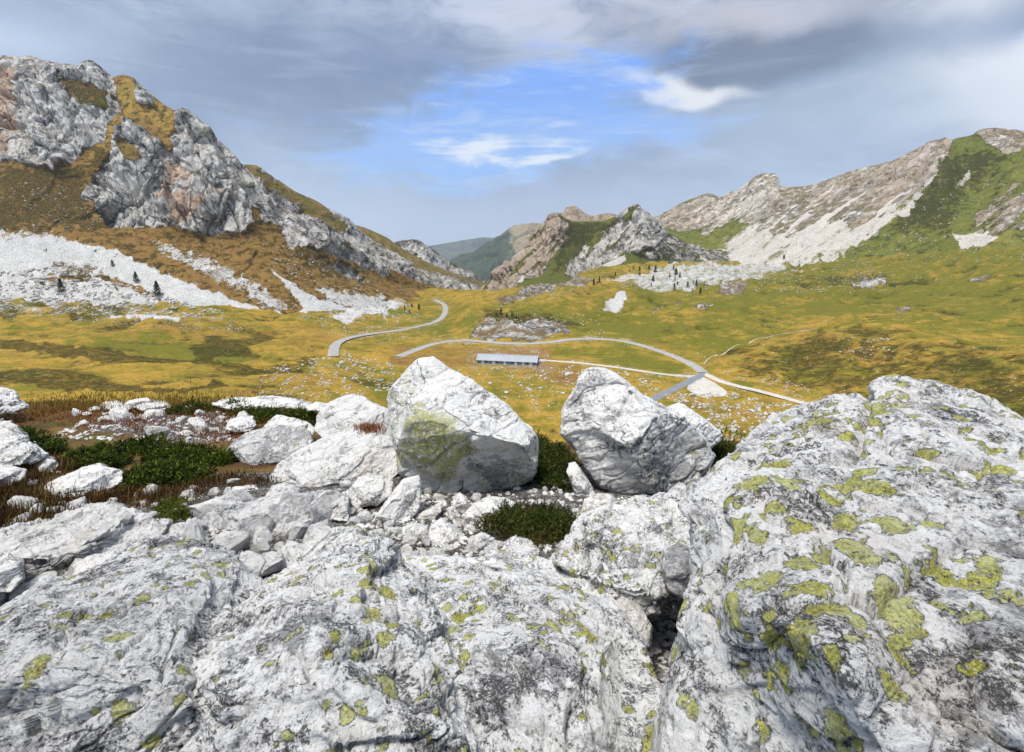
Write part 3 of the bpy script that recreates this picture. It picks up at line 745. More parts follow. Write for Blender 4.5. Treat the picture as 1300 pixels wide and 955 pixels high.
def maskR1(PX, PY, V, P):
    rk = pm(PX, PY, [(790, 300), (838, 268), (900, 240), (972, 212), (985, 215), (1020, 230), (1080, 212), (1195, 170), (1208, 182), (1204, 200), (1180, 225), (1150, 252), (1120, 275), (1080, 290), (1030, 284), (1000, 300), (960, 290), (930, 285), (900, 296), (860, 300), (850, 285)], 4, 6, 16, 101)
    rk2 = pm(PX, PY, [(1236, 172), (1245, 160), (1300, 158), (1400, 170), (1400, 200), (1300, 190), (1280, 196), (1255, 186)], 3, 5, 10, 102)
    rk3 = pm(PX, PY, [(1228, 290), (1240, 268), (1265, 248), (1300, 226), (1400, 220), (1500, 300), (1300, 292), (1260, 300)], 4, 6, 12, 103) * .85
    sc = pm(PX, PY, [(870, 350), (925, 320), (965, 296), (1005, 272), (1030, 284), (1080, 290), (1130, 272), (1160, 248), (1190, 220), (1150, 270), (1100, 302), (1080, 318), (1020, 332), (940, 350)], 5, 8, 14, 104)
    sc2 = pm(PX, PY, [(1208, 296), (1220, 298), (1262, 292), (1268, 300), (1250, 312), (1220, 316)], 2, 3, 8, 105)
    sc3 = pm(PX, PY, [(1208, 236), (1225, 222), (1236, 212), (1232, 228), (1215, 242)], 2, 3, 8, 106) * .9
    veg = pm(PX, PY, [(1020, 300), (1090, 258), (1110, 262), (1060, 296)], 4, 7, 8, 107)
    darkf = pm(PX, PY, [(965, 222), (985, 224), (960, 262), (910, 290), (880, 290), (930, 255)], 4, 5, 10, 108)
    U_ = (PX * .62 + PY * .78); W_ = (PX * .78 - PY * .62)
    st = fbm(np.stack([U_ / 9, W_ / 75, 0 * PX], -1), 5, 110)
    rock = mx_(rk * (1 - .35 * veg) * (.80 - .7 * smooth(-.05, .35, st) * smooth(.8, 2.6, 4 - V)), rk2 * .9, rk3 * (.8 - .6 * smooth(0, .3, st)), .15 + 0 * PX)
    low = pm(PX, PY, [(930, 300), (1000, 250), (1100, 235), (1190, 200), (1195, 215), (1150, 262), (1080, 310), (980, 335), (880, 350)], 10, 8, 14, 111)
    scree = mx_(sc * (.80 + .7 * st) * (1 - .4 * veg), low * (.72 + .7 * st), sc2 * .9, sc3 * .6, .14 + 0 * PX)
    scree = np.maximum(scree, pm(PX, PY, [(880, 350), (940, 338), (1010, 325), (1070, 318), (1060, 335), (960, 350)], 5, 8, 9, 112) * .7)
    green = .85 + 0 * PX
    dark = .40 + .22 * pm(PX, PY, [(1190, 210), (1220, 190), (1280, 200), (1230, 240), (1200, 290), (1130, 290), (1150, 260)], 8, 8, 12, 109)
    warm = .42 + .25 * smooth(940, 1080, PX) - .3 * darkf + .3 * smooth(920, 850, PX)
    return rock, scree, green, dark, .2 + 0 * PX, warm


m_rt = mat_terrain('pale_limestone', .6, grass=(.33, .28, .07), green=(.15, .175, .03), brown=(.2, .14, .06), rock=(.78, .69, .60), rockd=(.42, .37, .31), screec=(.76, .70, .63), shr=(.46, .54), tint=(.50, .39, .29), crack=.5, srot=-.85, sstr=.22)
mountain('right_mountain', 'long pale ridge with scree fans and green flanks', 800, 1600, 1.4, rowsR1, [40, 56, 66, 66, 8], m_rt, maskR1, 17, 130, 75, zs=.5)

# ------------------------------------------------------------------ near ground
N_ = [-500, 0, 150, 300, 400, 450, 600, 900, 1300, 1800]
def nr(pys, Ys): return rowz(N_, pys, Ys)
rowsN = [
    nr([1500] * 10, [.75] * 10),
    nr([955] * 10, [1.75] * 10),
    nr([840] * 10, [2.35] * 10),
    nr([760] * 10, [2.95] * 10),
    nr([690] * 10, [3.75] * 10),
    nr([640] * 10, [4.7] * 10),
    nr([600, 600, 600, 602, 603, 604, 606, 606, 606, 606], [5.9] * 4 + [5.8] * 6),
    nr([563, 563, 563, 565, 570, 575, 580, 580, 580, 580], [8.0] * 3 + [7.8, 7.4, 7, 6.8, 6.8, 6.8, 6.8]),
    nr([532, 532, 532, 534, 545, 556, 566, 566, 566, 566], [11.5, 11.5, 11.5, 11.2, 9.5, 8.6, 8, 8, 8, 8]),
    nr([513, 513, 512, 512, 528, 545, 563, 563, 563, 563], [16, 16, 16, 15.5, 12, 10, 9.2, 9.2, 9.2, 9.2]),
    nr([530, 530, 530, 530, 545, 560, 575, 575, 575, 575], [30, 30, 30, 30, 25, 22, 20, 20, 20, 20]),
    nr([560] * 4 + [570, 575, 585, 585, 585, 585], [80] * 10),
    nr([598] * 10, [210] * 10),
]
PX, PY, Y, P, Vv = sheet(-500, 1800, 3, rowsN, [8, 12, 14, 18, 24, 26, 28, 28, 26, 16, 12, 8])
rr = np.clip(Y / 8, .35, 4)
P[..., 2] += (fbm(P / 1.3, 4, 2) * .16 + fbm(P / .3, 4, 4) * .05) * rr
gN = G('stony_turf')
Pc = gN.coord('Position')
rk, sr, gr = gN.attr('A')
n1 = gN.noise(Pc, .9, 6, .65); n2 = gN.noise(Pc, 7, 5, .7); n3 = gN.noise(Pc, 38, 4, .75)
c = gN.mix(gN.mr(gN.add(n1, gN.mul(gN.sub(n2, .5), .5)), .38, .6), (.09, .06, .028), (.19, .12, .045))
c = gN.mix(gN.mr(gN.noise(Pc, 1.7, 5, .7), .5, .62, 0, .75), c, (.13, .048, .022))
c = gN.mix(gN.mr(gN.noise(Pc, 1.1, 5, .7), .52, .64, 0, .7), c, (.09, .10, .02))
c = gN.mix(gN.mr(n3, .45, .7, 0, .7), c, (.035, .028, .018))
ge = gN.vor(gN.warp(Pc, 9, .16, 5), 24, 'DISTANCE_TO_EDGE')
gc = gN.mix(gN.mr(gN.noise(Pc, 9, 8, .8), .38, .62), (.13, .11, .09), (.50, .49, .47))
gc = gN.mix(gN.mr(ge, .0, .12, .8, 0), gc, (.05, .042, .035))
gfac = gN.mr(gN.add(sr, gN.mul(gN.sub(gN.noise(Pc, 3, 5, .7), .5), 1.2)), .42, .54)
c = gN.mix(gfac, c, gc)
hh = gN.add(gN.mul(n2, .5), gN.add(gN.mul(n3, .3), gN.mul(gN.mul(gN.mr(ge, 0, .25), gfac), .9)))
m_near = gN.bsdf(c, .95, gN.bump(hh, .06, .9), .1)
sc = mx_(smooth(-8, 8, polydist(PX, PY, [(-500, 670), (0, 668), (160, 640), (260, 610), (340, 600), (430, 600), (2000, 560), (2000, 1600), (-500, 1600)])),
         .62 * smooth(-8, 8, polydist(PX, PY, [(90, 540), (180, 512), (280, 520), (300, 560), (230, 565), (150, 556)])))
A = np.stack([0 * PX, sc, 0 * PX], -1).reshape(-1, 3)
near = mesh('hillside_ground', P.reshape(-1, 3), gridfaces(*PX.shape), m_near, attrs={'A': A})
tag(near, 'stony ground of the near hillside', None, None, 'structure')

bpy.context.view_layer.update()
DG = bpy.context.evaluated_depsgraph_get()


def cast(px, py, objs):
    d = Vector(point(px, py, 1.0)).normalized()
    best = None
    for o in objs:
        ok, loc, nrm, _ = o.ray_cast(Vector((0, 0, 0)) - o.location, d)
        if ok:
            loc = loc + o.location
            if best is None or loc.length < best[0].length: best = (loc.copy(), nrm.copy())
    return best


def drop(x, y, o, z0=400):
    ok, loc, nrm, _ = o.ray_cast(Vector((x, y, z0)), Vector((0, 0, -1)))
    return loc.z if ok else None


# ------------------------------------------------------------------ roads
def resample(pts, step):
    pts = np.asarray(pts)
    for _ in range(2):
        q = [pts[0]]
        for a, b in zip(pts[:-1], pts[1:]): q += [a * .75 + b * .25, a * .25 + b * .75]
        q.append(pts[-1]); pts = np.array(q)
    s = np.concatenate([[0], np.cumsum(np.linalg.norm(np.diff(pts, axis=0), axis=1))])
    t = np.arange(0, s[-1], step)
    return np.stack([np.interp(t, s, pts[:, i]) for i in range(pts.shape[1])], -1)


def road(name, label, px_pts, width, mat, lift, cross=5):
    W = []
    for a, b in px_pts:
        h = cast(a, b, [terrain])
        if h: W.append((h[0].x, h[0].y))
    c = resample(W, 2.5)
    t = np.gradient(c, axis=0); t /= np.linalg.norm(t, axis=1)[:, None]
    nn = np.stack([-t[:, 1], t[:, 0]], -1)
    V = []
    zs = []
    rnd = np.random.RandomState(len(c))
    for i in range(len(c)):
        for k in range(cross):
            u = (k / (cross - 1) - .5) * width * (1 + .05 * math.sin(i * .9 + k))
            x, y = c[i] + nn[i] * u
            zz = drop(x, y, terrain) or 0
            V.append((x, y, zz))
    V = np.array(V).reshape(len(c), cross, 3)
    z = V[..., 2]
    zm = z.max(1)
    k = np.ones(5) / 5
    zs = np.convolve(np.pad(zm, 2, 'edge'), k, 'valid')
    V[..., 2] = np.maximum(z, zs[:, None] - .35) + lift
    V[:, 0, 2] -= .25; V[:, -1, 2] -= .25
    o = mesh(name, V.reshape(-1, 3), gridfaces(len(c), cross), mat)
    return tag(o, label, None, None, 'structure')


def mat_road(name, a, b):
    g = G(name); P = g.coord('Position')
    n = g.noise(P, .35, 6, .7); n2 = g.noise(P, 4, 4, .7)
    c = g.mix(g.mr(n, .35, .65), a, b)
    c = g.mix(g.mr(n2, .45, .7, 0, .35), c, tuple(q * .6 for q in a))
    return g.bsdf(c, .9, g.bump(n2, .05, .5), .15)


m_asph = mat_road('worn_asphalt', (.34, .33, .32), (.46, .445, .42))
m_asph2 = mat_road('dark_asphalt', (.20, .21, .23), (.27, .28, .30))
m_track = mat_road('pale_gravel', (.50, .46, .40), (.66, .62, .56))
road('valley_road', 'winding grey road in the far meadow', ROAD_UP, 7.5, m_asph, .26)
road('main_road', 'grey road crossing the valley to the junction', ROAD_MAIN, 7.4, m_asph, .28)
road('asphalt_road', 'blue grey asphalt road running down from the junction', ROAD_ASPH, 6.5, m_asph2, .33)
road('gravel_track', 'pale gravel track from the barn to the junction', TRACK, 4.4, m_track, .22)
road('gravel_path', 'pale gravel track leaving the junction', TRACK_E, 5.0, m_track, .25)
road('trodden_path', 'thin path climbing the grassy brow', PATH_BROW, 1.3, m_track, .15, 3)
# gravel lay-by next to the junction
V = []
poly = [(897, 480), (925, 498), (917, 501), (886, 499.5), (874, 491)]
cc = [cast(a, b, [terrain])[0] for a, b in poly]
cen = sum(cc, Vector()) / len(cc)
V = [(cen.x, cen.y, 0)]
for ring in (.33, .66, 1.0):
    for i in range(40):
        u = i / 40 * 5; k = int(u); f = u - k
        q = cc[k].lerp(cc[(k + 1) % 5], f)
        q = cen.lerp(q, ring * (1 + .03 * math.sin(i * 2.3)))
        V.append((q.x, q.y, 0))
V = [(x, y, (drop(x, y, terrain) or 0) + (.30 if i < 81 else -.05)) for i, (x, y, _) in enumerate(V)]
tri = [(0, 1 + i, 1 + (i + 1) % 40) for i in range(40)]
qd = [(1 + r * 40 + i, 1 + (r + 1) * 40 + i, 1 + (r + 1) * 40 + (i + 1) % 40, 1 + r * 40 + (i + 1) % 40) for r in range(2) for i in range(40)]
tag(mesh('gravel_lay_by', V, [np.array(tri), np.array(qd)], m_track), 'triangular pale gravel lay-by at the junction', None, None, 'structure')

# ------------------------------------------------------------------ barn
def box(bm, x0, x1, y0, y1, z0, z1):
    v = [bm.verts.new(p) for p in ((x0, y0, z0), (x1, y0, z0), (x1, y1, z0), (x0, y1, z0), (x0, y0, z1), (x1, y0, z1), (x1, y1, z1), (x0, y1, z1))]
    for f in ((0, 3, 2, 1), (4, 5, 6, 7), (0, 1, 5, 4), (1, 2, 6, 5), (2, 3, 7, 6), (3, 0, 4, 7)):
        bm.faces.new([v[i] for i in f])


def bmobj(name, bm, mat, parent=None, loc=None):
    me = bpy.data.meshes.new(name); bm.to_mesh(me); bm.free()
    me.materials.append(mat)
    o = bpy.data.objects.new(name, me); COL.objects.link(o)
    if parent is not None: o.parent = parent
    if loc is not None: o.location = loc
    return o


m_roof = mat_plain('barn_metal_roof', (.44, .47, .53), (.58, .61, .66), .4, .5, .4, .0)
m_wall = mat_plain('barn_blue_cladding', (.13, .20, .28), (.19, .27, .36), .8)
m_post = mat_plain('barn_pale_post', (.26, .32, .38), (.34, .40, .46), 1)
m_door = mat_plain('barn_white_door', (.70, .72, .74), (.8, .8, .8), 1)
m_conc = mat_plain('barn_concrete', (.32, .30, .28), (.42, .40, .38), .6)
pl = cast(606, 461, [terrain])[0]; pr = cast(681, 465, [terrain])[0]
dv = pr - pl
L = math.hypot(dv.x, dv.y); rz = math.atan2(dv.y, dv.x)
zb = min(pl.z, pr.z) - .2
barn = empty('long_barn', (pl.x, pl.y, zb), rz, 'long low barn with pale metal roof and blue wall beside the gravel track', 'barn')
D, Hw, Hr = 13.0, 3.3, 6.4
bm = bmesh.new(); box(bm, -.6, L + .6, -.8, D + .6, -4, .35); bmobj('foundation', bm, m_conc, barn)
bm = bmesh.new()
vs = [(0, 0, .35), (0, D, .35), (0, D, Hw), (0, D / 2, Hr - .25), (0, 0, Hw)]
a = [bm.verts.new(v) for v in vs]; b = [bm.verts.new((L, v[1], v[2])) for v in vs]
bm.faces.new(a); bm.faces.new(b[::-1])
for i in (0, 1, 4): bm.faces.new([a[i], b[i], b[(i + 1) % 5], a[(i + 1) % 5]])
bmesh.ops.recalc_face_normals(bm, faces=bm.faces); bmobj('wall', bm, m_wall, barn)
for s in (0, 1):
    bm = bmesh.new()
    nseg = 40
    y0, y1 = (-.7, D / 2) if s == 0 else (D + .7, D / 2)
    zE = Hw - .35
    for i in range(nseg):
        x0 = -.8 + (L + 1.6) * i / nseg; x1 = -.8 + (L + 1.6) * (i + 1) / nseg - .30
        v = [bm.verts.new(p) for p in ((x0, y0, zE), (x1, y0, zE), (x1, y1, Hr), (x0, y1, Hr), (x0, y0, zE + .16), (x1, y0, zE + .16), (x1, y1, Hr + .16), (x0, y1, Hr + .16))]
        for f in ((0, 3, 2, 1), (4, 5, 6, 7), (0, 1, 5, 4), (1, 2, 6, 5), (2, 3, 7, 6), (3, 0, 4, 7)): bm.faces.new([v[j] for j in f])
    box(bm, -.8, L + .8, min(y0, y1) if s == 0 else D / 2 + .05, D / 2 - .05 if s == 0 else max(y0, y1), Hr - 3.6 if False else zE - .02, zE + .0)
    bmesh.ops.recalc_face_normals(bm, faces=bm.faces)
    bmobj('roof_slope', bm, m_roof, barn)
bm = bmesh.new(); box(bm, -.85, L + .85, D / 2 - .35, D / 2 + .35, Hr + .12, Hr + .34); bmobj('ridge_cap', bm, m_roof, barn)
nb = 16
for i in range(nb + 1):
    bm = bmesh.new(); x = L * i / nb
    box(bm, x - .22, x + .22, -.28, .02, .35, Hw - .02); bmobj('post', bm, m_post, barn)
for i in (1, 4, 7, 10, 12, 14):
    bm = bmesh.new(); x = L * (i + .5) / nb
    box(bm, x - .75, x + .75, -.12, .05, .4, 2.7); bmobj('door', bm, m_door, barn)
m_win = mat_plain('barn_window_glass', (.03, .04, .05), (.06, .07, .09), 1, .2, .6)
for i in (2, 5, 9, 13):
    bm = bmesh.new(); x = L * (i + .5) / nb
    box(bm, x - .9, x + .9, -.08, .05, 1.5, 2.6); bmobj('window', bm, m_win, barn)

# ------------------------------------------------------------------ rocks
_ico = {}


def ico(n):
    if n not in _ico:
        bm = bmesh.new(); bmesh.ops.create_icosphere(bm, subdivisions=n, radius=1)
        V = np.array([v.co[:] for v in bm.verts]); Fc = np.array([[v.index for v in f.verts] for f in bm.faces]); bm.free()
        _ico[n] = (V, Fc)
    return _ico[n]


def vnorm(V, Fc):
    n = np.cross(V[Fc[:, 1]] - V[Fc[:, 0]], V[Fc[:, 2]] - V[Fc[:, 0]])
    out = np.zeros_like(V)
    for k in range(3):
        for j in range(3):
            out[:, j] += np.bincount(Fc[:, k], n[:, j], len(V))
    return out / (np.linalg.norm(out, axis=1, keepdims=True) + 1e-12)


def chip(V, rnd, k, lo=.72, hi=.95, facing=None, hard=.92, wt=1.0):
    """flatten the body against k planes so that it gets fracture faces"""
    c = V.mean(0)
    for _ in range(k):
        n = rnd.normal(size=3); n /= np.linalg.norm(n)
        if facing is not None and n @ facing < 0: n = -n
        h = (V - c) @ n
        d = np.percentile(h, 99.5) * rnd.uniform(lo, hi)
        V = V - n * (np.maximum(0, h - d) * hard * wt)[:, None]
    return V


def rock(name, label, outline, Yb, Yt, front, back, seed, sub, cuts, amp, wl, mat, fa=1.0, fs=1.0, *, cat='boulder', grooves=(), box_=.75, strata=0.3, group=None, tilt=0, bulge=(), paint=()):
    rnd = np.random.RandomState(seed)
    V, Fc = ico(sub)
    a, b, c = V[:, 0], V[:, 1], V[:, 2]
    ol = np.asarray(outline, float)
    dn = np.concatenate([np.linspace(ol[i], ol[(i + 1) % len(ol)], 24, endpoint=False) for i in range(len(ol))])
    cx = (ol[:, 0].min() + ol[:, 0].max()) / 2; cy = (ol[:, 1].min() + ol[:, 1].max()) / 2
    ce = dn.mean(0); cx = (cx + ce[0]) / 2; cy = (cy + ce[1]) / 2
    th = np.arctan2(-(dn[:, 1] - cy), dn[:, 0] - cx); rr = np.hypot(dn[:, 0] - cx, dn[:, 1] - cy)
    o = np.argsort(th); th, rr = th[o], rr[o]
    th = np.concatenate([th - 2 * np.pi, th, th + 2 * np.pi]); rr = np.tile(rr, 3)
    ph = np.arctan2(b, a); s = np.sqrt(a * a + b * b)
    R = np.interp(ph, th, rr)
    px = cx + R * np.cos(ph) * s; py = cy - R * np.sin(ph) * s
    p0, p1 = ol[:, 1].max(), ol[:, 1].min()
    f = (p0 - py) / (p0 - p1)
    Y0 = 1 / (1 / Yb + (1 / Yt - 1 / Yb) * f)
    Y0 = Y0 * (1 + tilt * (px - cx) / (ol[:, 0].max() - ol[:, 0].min()))
    cc = np.sign(c) * np.abs(c) ** box_
    Y = Y0 - np.where(c > 0, cc * front, cc * back)
    for (bx, by, br, bd) in bulge:
        Y = Y - bd * np.exp(-((px - bx) ** 2 + (py - by) ** 2) / br ** 2) * (c > -.05)
    Q = point(px, py, Y)
    view = -Q.mean(0); view /= np.linalg.norm(view)
    if cuts: Q = chip(Q, rnd, cuts, .66, .92, view, .9, smooth(.02, .42, c))
    Nn = vnorm(Q, Fc)
    off = rnd.uniform(-50, 50, 3)
    q = Q / wl + off
    qw = q + np.stack([fbm(q * 1.3 + k * 5, 3, seed + k) for k in range(3)], -1) * .30
    an = np.array([[.87, .2, -.45], [-.1, .97, .2], [.48, -.1, .87]])
    qa = qw @ an * np.array([.8, 1.1, 1.9])
    f1, e1 = facets(qa * 1.15 * fs + seed, seed); f2, e2 = facets(qa * 3.0 * fs, seed + 1); f3, e3 = facets(q * 8.5 * fs, seed + 2)
    d = .55 * fbm(q, 4, seed) + fa * (.95 * f1 + .42 * f2 + .15 * f3 - .40 * smooth(.07, 0, e1) - .16 * smooth(.10, 0, e2))
    if strata:
        sn_ = q @ np.array([[.9, .3, -.3], [.2, .5, .1], [.5, -.2, 1.0]]) * np.array([.5, .5, 2.4])
        d = d + strata * (ridged(sn_, 6, seed + 5) - .5) * 1.1
    d = d + .16 * fbm(q * 7, 5, seed + 8)
    d = d * amp
    fp = c > -.2
    for gpts, gw, gd in grooves:
        gx = px + 6 * perlin(np.stack([px / 14, py / 14, 0 * px], -1), 3)
        dist = polydist(gx, py, gpts, False)
        d = d - gd * np.exp(-(dist / gw) ** 2) * fp
    Q = Q + Nn * d[:, None]
    loc = Q.mean(0); loc[2] = Q[:, 2].min()
    at = np.zeros((len(Q), 3), np.float32)
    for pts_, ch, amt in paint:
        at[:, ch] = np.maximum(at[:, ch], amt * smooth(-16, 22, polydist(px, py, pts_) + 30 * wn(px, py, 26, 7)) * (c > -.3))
    o = mesh(name, Q, Fc, mat, loc=loc, attrs={'W': at})
    return tag(o, label, cat, group)


M_A = mat_rock('lichen_quartzite', s=1.9, dark=.41, base=(.82, .815, .805), lichen=1.0, lichen_cover=.66, black=.85, rot=(.2, .7, .9), bump=.9)
M_B = mat_rock('veined_quartzite', s=2.2, dark=.41, base=(.82, .815, .805), lichen=1.0, lichen_cover=.36, black=.95, veins=.75, rot=(.4, .9, .3), bump=.9)
M_B2 = mat_rock('blurred_quartzite', s=1.7, dark=.52, base=(.82, .815, .805), lichen=.85, lichen_cover=.22, black=1.0, veins=.8, rot=(.1, .6, .9), grey=(.40, .40, .41))
M_C = mat_rock('white_boulder', s=.85, dark=.24, lichen=.62, lichen_cover=.78, black=.30, soft=True, bump=.55, veins=.3, lcol=(.50, .50, .15), ldark=(.38, .39, .16), base=(.79, .785, .77))
M_D = mat_rock('white_split_boulder', s=.9, dark=.32, lichen=.45, lichen_cover=.35, black=.36, soft=True, bump=.6, veins=.3, base=(.78, .775, .765))
M_E = mat_rock('grey_boulder', s=1.1, dark=.80, lichen=.40, lichen_cover=.5, black=.55, soft=True, bump=.7, base=(.66, .655, .65))
M_F = mat_rock('pale_slab', s=1.2, dark=.42, lichen=.40, lichen_cover=.6, black=.38, soft=True, bump=.6, base=(.68, .67, .66), lcol=(.5, .48, .2), ldark=(.35, .34, .16), warm=.3)
M_S = mat_rock('broken_stone', s=1.9, dark=.40, lichen=.30, lichen_cover=.2, black=.28, soft=True, bump=.45, random_=True, base=(.68, .67, .655), warm=.25)

rock('lichen_boulder', 'huge foreground boulder crusted with yellow lichen, cracked at its top',
     [(1720, 1100), (1720, 760), (1560, 640), (1400, 565), (1300, 530), (1262, 508), (1210, 492), (1163, 484), (1137, 477), (1115, 487), (1098, 503), (1060, 504), (1030, 512), (1000, 521), (970, 541), (940, 565), (905, 592), (882, 618), (864, 640), (876, 690), (882, 730), (876, 770), (862, 810), (852, 850), (838, 900), (825, 1000), (825, 1100)],
     .95, 2.75, .42, .8, 101, 8, 7, .05, .48, M_A, .85, 1.0, tilt=-.24, grooves=[([(1102, 498), (1098, 530), (1088, 560), (1066, 574), (1050, 573)], 5, .05), ([(1085, 560), (1070, 620), (1040, 700)], 12, .02), ([(905, 690), (950, 640), (1040, 650)], 16, .02)], strata=.28, bulge=((1150, 560, 70, .10), (960, 620, 60, .08), (1020, 800, 120, .12)),
     paint=[([(1010, 700), (1100, 690), (1200, 800), (1180, 880), (1000, 880), (900, 860), (960, 760)], 0, .34), ([(1220, 690), (1310, 690), (1310, 770), (1235, 760)], 0, .42), ([(1095, 495), (1135, 500), (1115, 580), (1060, 700), (1040, 690), (1085, 580)], 0, .24), ([(1240, 565), (1310, 580), (1310, 630), (1250, 610)], 0, .34), ([(1120, 640), (1170, 640), (1175, 730), (1130, 740)], 0, .28), ([(1120, 760), (1180, 680), (1310, 620), (1310, 1000), (1130, 900)], 1, .5), ([(930, 590), (975, 580), (975, 690), (925, 680)], 0, .45)])
rock('slanted_outcrop', 'grey veined outcrop in the lower left corner with few lichen spots',
     [(-260, 1080), (-260, 820), (-100, 790), (0, 773), (47, 738), (100, 728), (148, 710), (182, 686), (228, 672), (256, 688), (290, 703), (320, 730), (345, 750), (345, 800), (330, 860), (320, 1000), (310, 1080)],
     1.05, 3.0, .30, .6, 102, 8, 5, .05, .42, M_B2, .8, .8, cat='outcrop', strata=.5, bulge=((200, 740, 70, .12), (80, 800, 80, .08)))
rock('ridged_outcrop', 'veined white outcrop with bright yellow lichen streaks at bottom middle',
     [(150, 1080), (165, 900), (215, 825), (280, 775), (322, 747), (340, 737), (373, 712), (399, 690), (424, 672), (450, 666), (478, 672), (497, 690), (515, 715), (545, 745), (570, 800), (590, 850), (610, 950), (610, 1080)],
     1.05, 3.0, .32, .6, 103, 8, 6, .06, .40, M_B, .8, .8, cat='outcrop', strata=.6, bulge=((460, 710, 45, .16), (400, 800, 60, .10)),
     paint=[([(436, 692), (470, 695), (500, 770), (512, 870), (478, 870), (448, 760)], 0, .42), ([(300, 780), (400, 780), (380, 860), (280, 850)], 1, .4)])
rock('broad_slab', 'broad speckled slab between the veined outcrop and the lichen boulder',
     [(430, 1080), (440, 850), (455, 760), (490, 712), (536, 704), (598, 703), (645, 700), (690, 707), (730, 712), (765, 738), (790, 775), (812, 812), (828, 840), (850, 890), (890, 1000), (890, 1080)],
     1.05, 3.05, .22, .6, 104, 8, 6, .05, .44, M_B, .75, .8, cat='outcrop', strata=.4, bulge=((600, 760, 60, .06), (700, 790, 60, .08)),
     paint=[([(552, 780), (605, 760), (600, 850), (556, 850)], 0, .4), ([(690, 760), (750, 770), (760, 830), (680, 850)], 0, .25), ([(520, 830), (700, 800), (780, 850), (700, 900), (520, 900)], 1, .35)])
rock('speckled_block', 'pale speckled block wedged against the lichen boulder, dark hollow at its foot',
     [(700, 716), (712, 700), (724, 672), (740, 650), (790, 639), (835, 631), (880, 630), (905, 660), (905, 705), (890, 745), (862, 768), (830, 775), (800, 782), (755, 750)],
     2.35, 3.55, .30, .5, 105, 8, 9, .055, .38, M_B, 1.1, 1.0, strata=.3)
rock('wedged_stone', 'smooth pale stone stuck in the gap beside the lichen boulder',
     [(776, 768), (790, 758), (815, 772), (828, 795), (826, 822), (812, 832), (795, 812), (780, 790)], 2.0, 2.3, .10, .2, 106, 6, 6, .012, .2, M_S, cat='stone')
rock('dark_wedge_stone', 'dark grey stone in the hollow beside the lichen boulder',
     [(842, 700), (862, 690), (882, 700), (888, 730), (874, 762), (850, 750), (840, 725)], 2.2, 2.5, .12, .2, 107, 6, 6, .012, .2, M_E, cat='stone')
# the two tall boulders
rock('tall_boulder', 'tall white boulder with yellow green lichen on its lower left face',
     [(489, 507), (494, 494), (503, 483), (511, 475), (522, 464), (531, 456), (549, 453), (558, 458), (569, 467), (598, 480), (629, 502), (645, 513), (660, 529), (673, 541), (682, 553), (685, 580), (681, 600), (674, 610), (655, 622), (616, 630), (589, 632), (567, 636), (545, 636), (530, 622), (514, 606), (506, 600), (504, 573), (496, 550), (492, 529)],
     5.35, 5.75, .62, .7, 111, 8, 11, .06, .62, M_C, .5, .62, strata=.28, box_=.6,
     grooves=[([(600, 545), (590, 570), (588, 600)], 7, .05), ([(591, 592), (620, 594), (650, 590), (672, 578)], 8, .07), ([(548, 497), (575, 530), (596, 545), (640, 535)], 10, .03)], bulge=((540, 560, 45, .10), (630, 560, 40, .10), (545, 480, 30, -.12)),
     paint=[([(500, 566), (518, 525), (560, 512), (592, 545), (600, 600), (572, 628), (530, 618), (505, 598)], 0, 1.0), ([(588, 594), (672, 588), (674, 612), (640, 632), (583, 634)], 1, 1.0), ([(530, 500), (560, 500), (575, 540), (540, 560)], 1, .6), ([(645, 560), (690, 560), (690, 600), (645, 590)], 0, .4)])  # shade under the boulder is painted in through the darkening channel
rock('split_boulder', 'white boulder with shade painted grey on its right face, split near its top',
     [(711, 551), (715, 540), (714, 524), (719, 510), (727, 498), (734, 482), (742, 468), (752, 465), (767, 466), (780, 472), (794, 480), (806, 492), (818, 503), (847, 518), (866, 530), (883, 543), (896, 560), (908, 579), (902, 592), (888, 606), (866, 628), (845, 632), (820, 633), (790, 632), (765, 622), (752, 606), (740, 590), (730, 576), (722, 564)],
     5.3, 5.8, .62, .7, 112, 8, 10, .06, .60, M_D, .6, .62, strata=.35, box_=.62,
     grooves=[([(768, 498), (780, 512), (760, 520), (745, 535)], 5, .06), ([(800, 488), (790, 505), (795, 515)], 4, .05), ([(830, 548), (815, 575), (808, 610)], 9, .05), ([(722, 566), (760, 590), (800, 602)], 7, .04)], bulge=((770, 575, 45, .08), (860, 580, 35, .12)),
     paint=[([(812, 575), (835, 548), (872, 532), (915, 572), (888, 612), (850, 636), (812, 625)], 1, .9), ([(728, 575), (800, 600), (860, 628), (780, 630)], 1, .7), ([(830, 580), (900, 570), (890, 620), (830, 620)], 0, .25)])  # shade on right face and underside painted through the darkening channel
rock('low_boulder', 'low pale boulder leaning on the right side of the split boulder',
     [(838, 540), (842, 520), (850, 514), (866, 513), (880, 520), (892, 530), (906, 541), (919, 553), (914, 562), (904, 568), (892, 575), (870, 580), (850, 570)],
     6.2, 6.6, .35, .5, 113, 7, 5, .035, .35, M_D, .6, .8, strata=.3)
rock('round_boulder', 'rounded grey boulder beside the juniper mat on the left',
     [(276, 588), (284, 573), (297, 561), (312, 551), (327, 546), (345, 541), (360, 539), (380, 541), (394, 548), (398, 560), (392, 573), (373, 588), (352, 600), (335, 604), (305, 606), (288, 598)],
     6.5, 7.1, .42, .6, 114, 7, 6, .04, .4, M_E, .6, .8, strata=.25, box_=.7)
rock('flat_topped_rock', 'pale flat topped rock just behind the rounded grey boulder',
     [(332, 545), (340, 534), (352, 527), (372, 531), (390, 535), (400, 545), (396, 556), (360, 556), (340, 556)], 7.6, 8.2, .25, .5, 115, 6, 6, .03, .35, M_S, cat='rock')
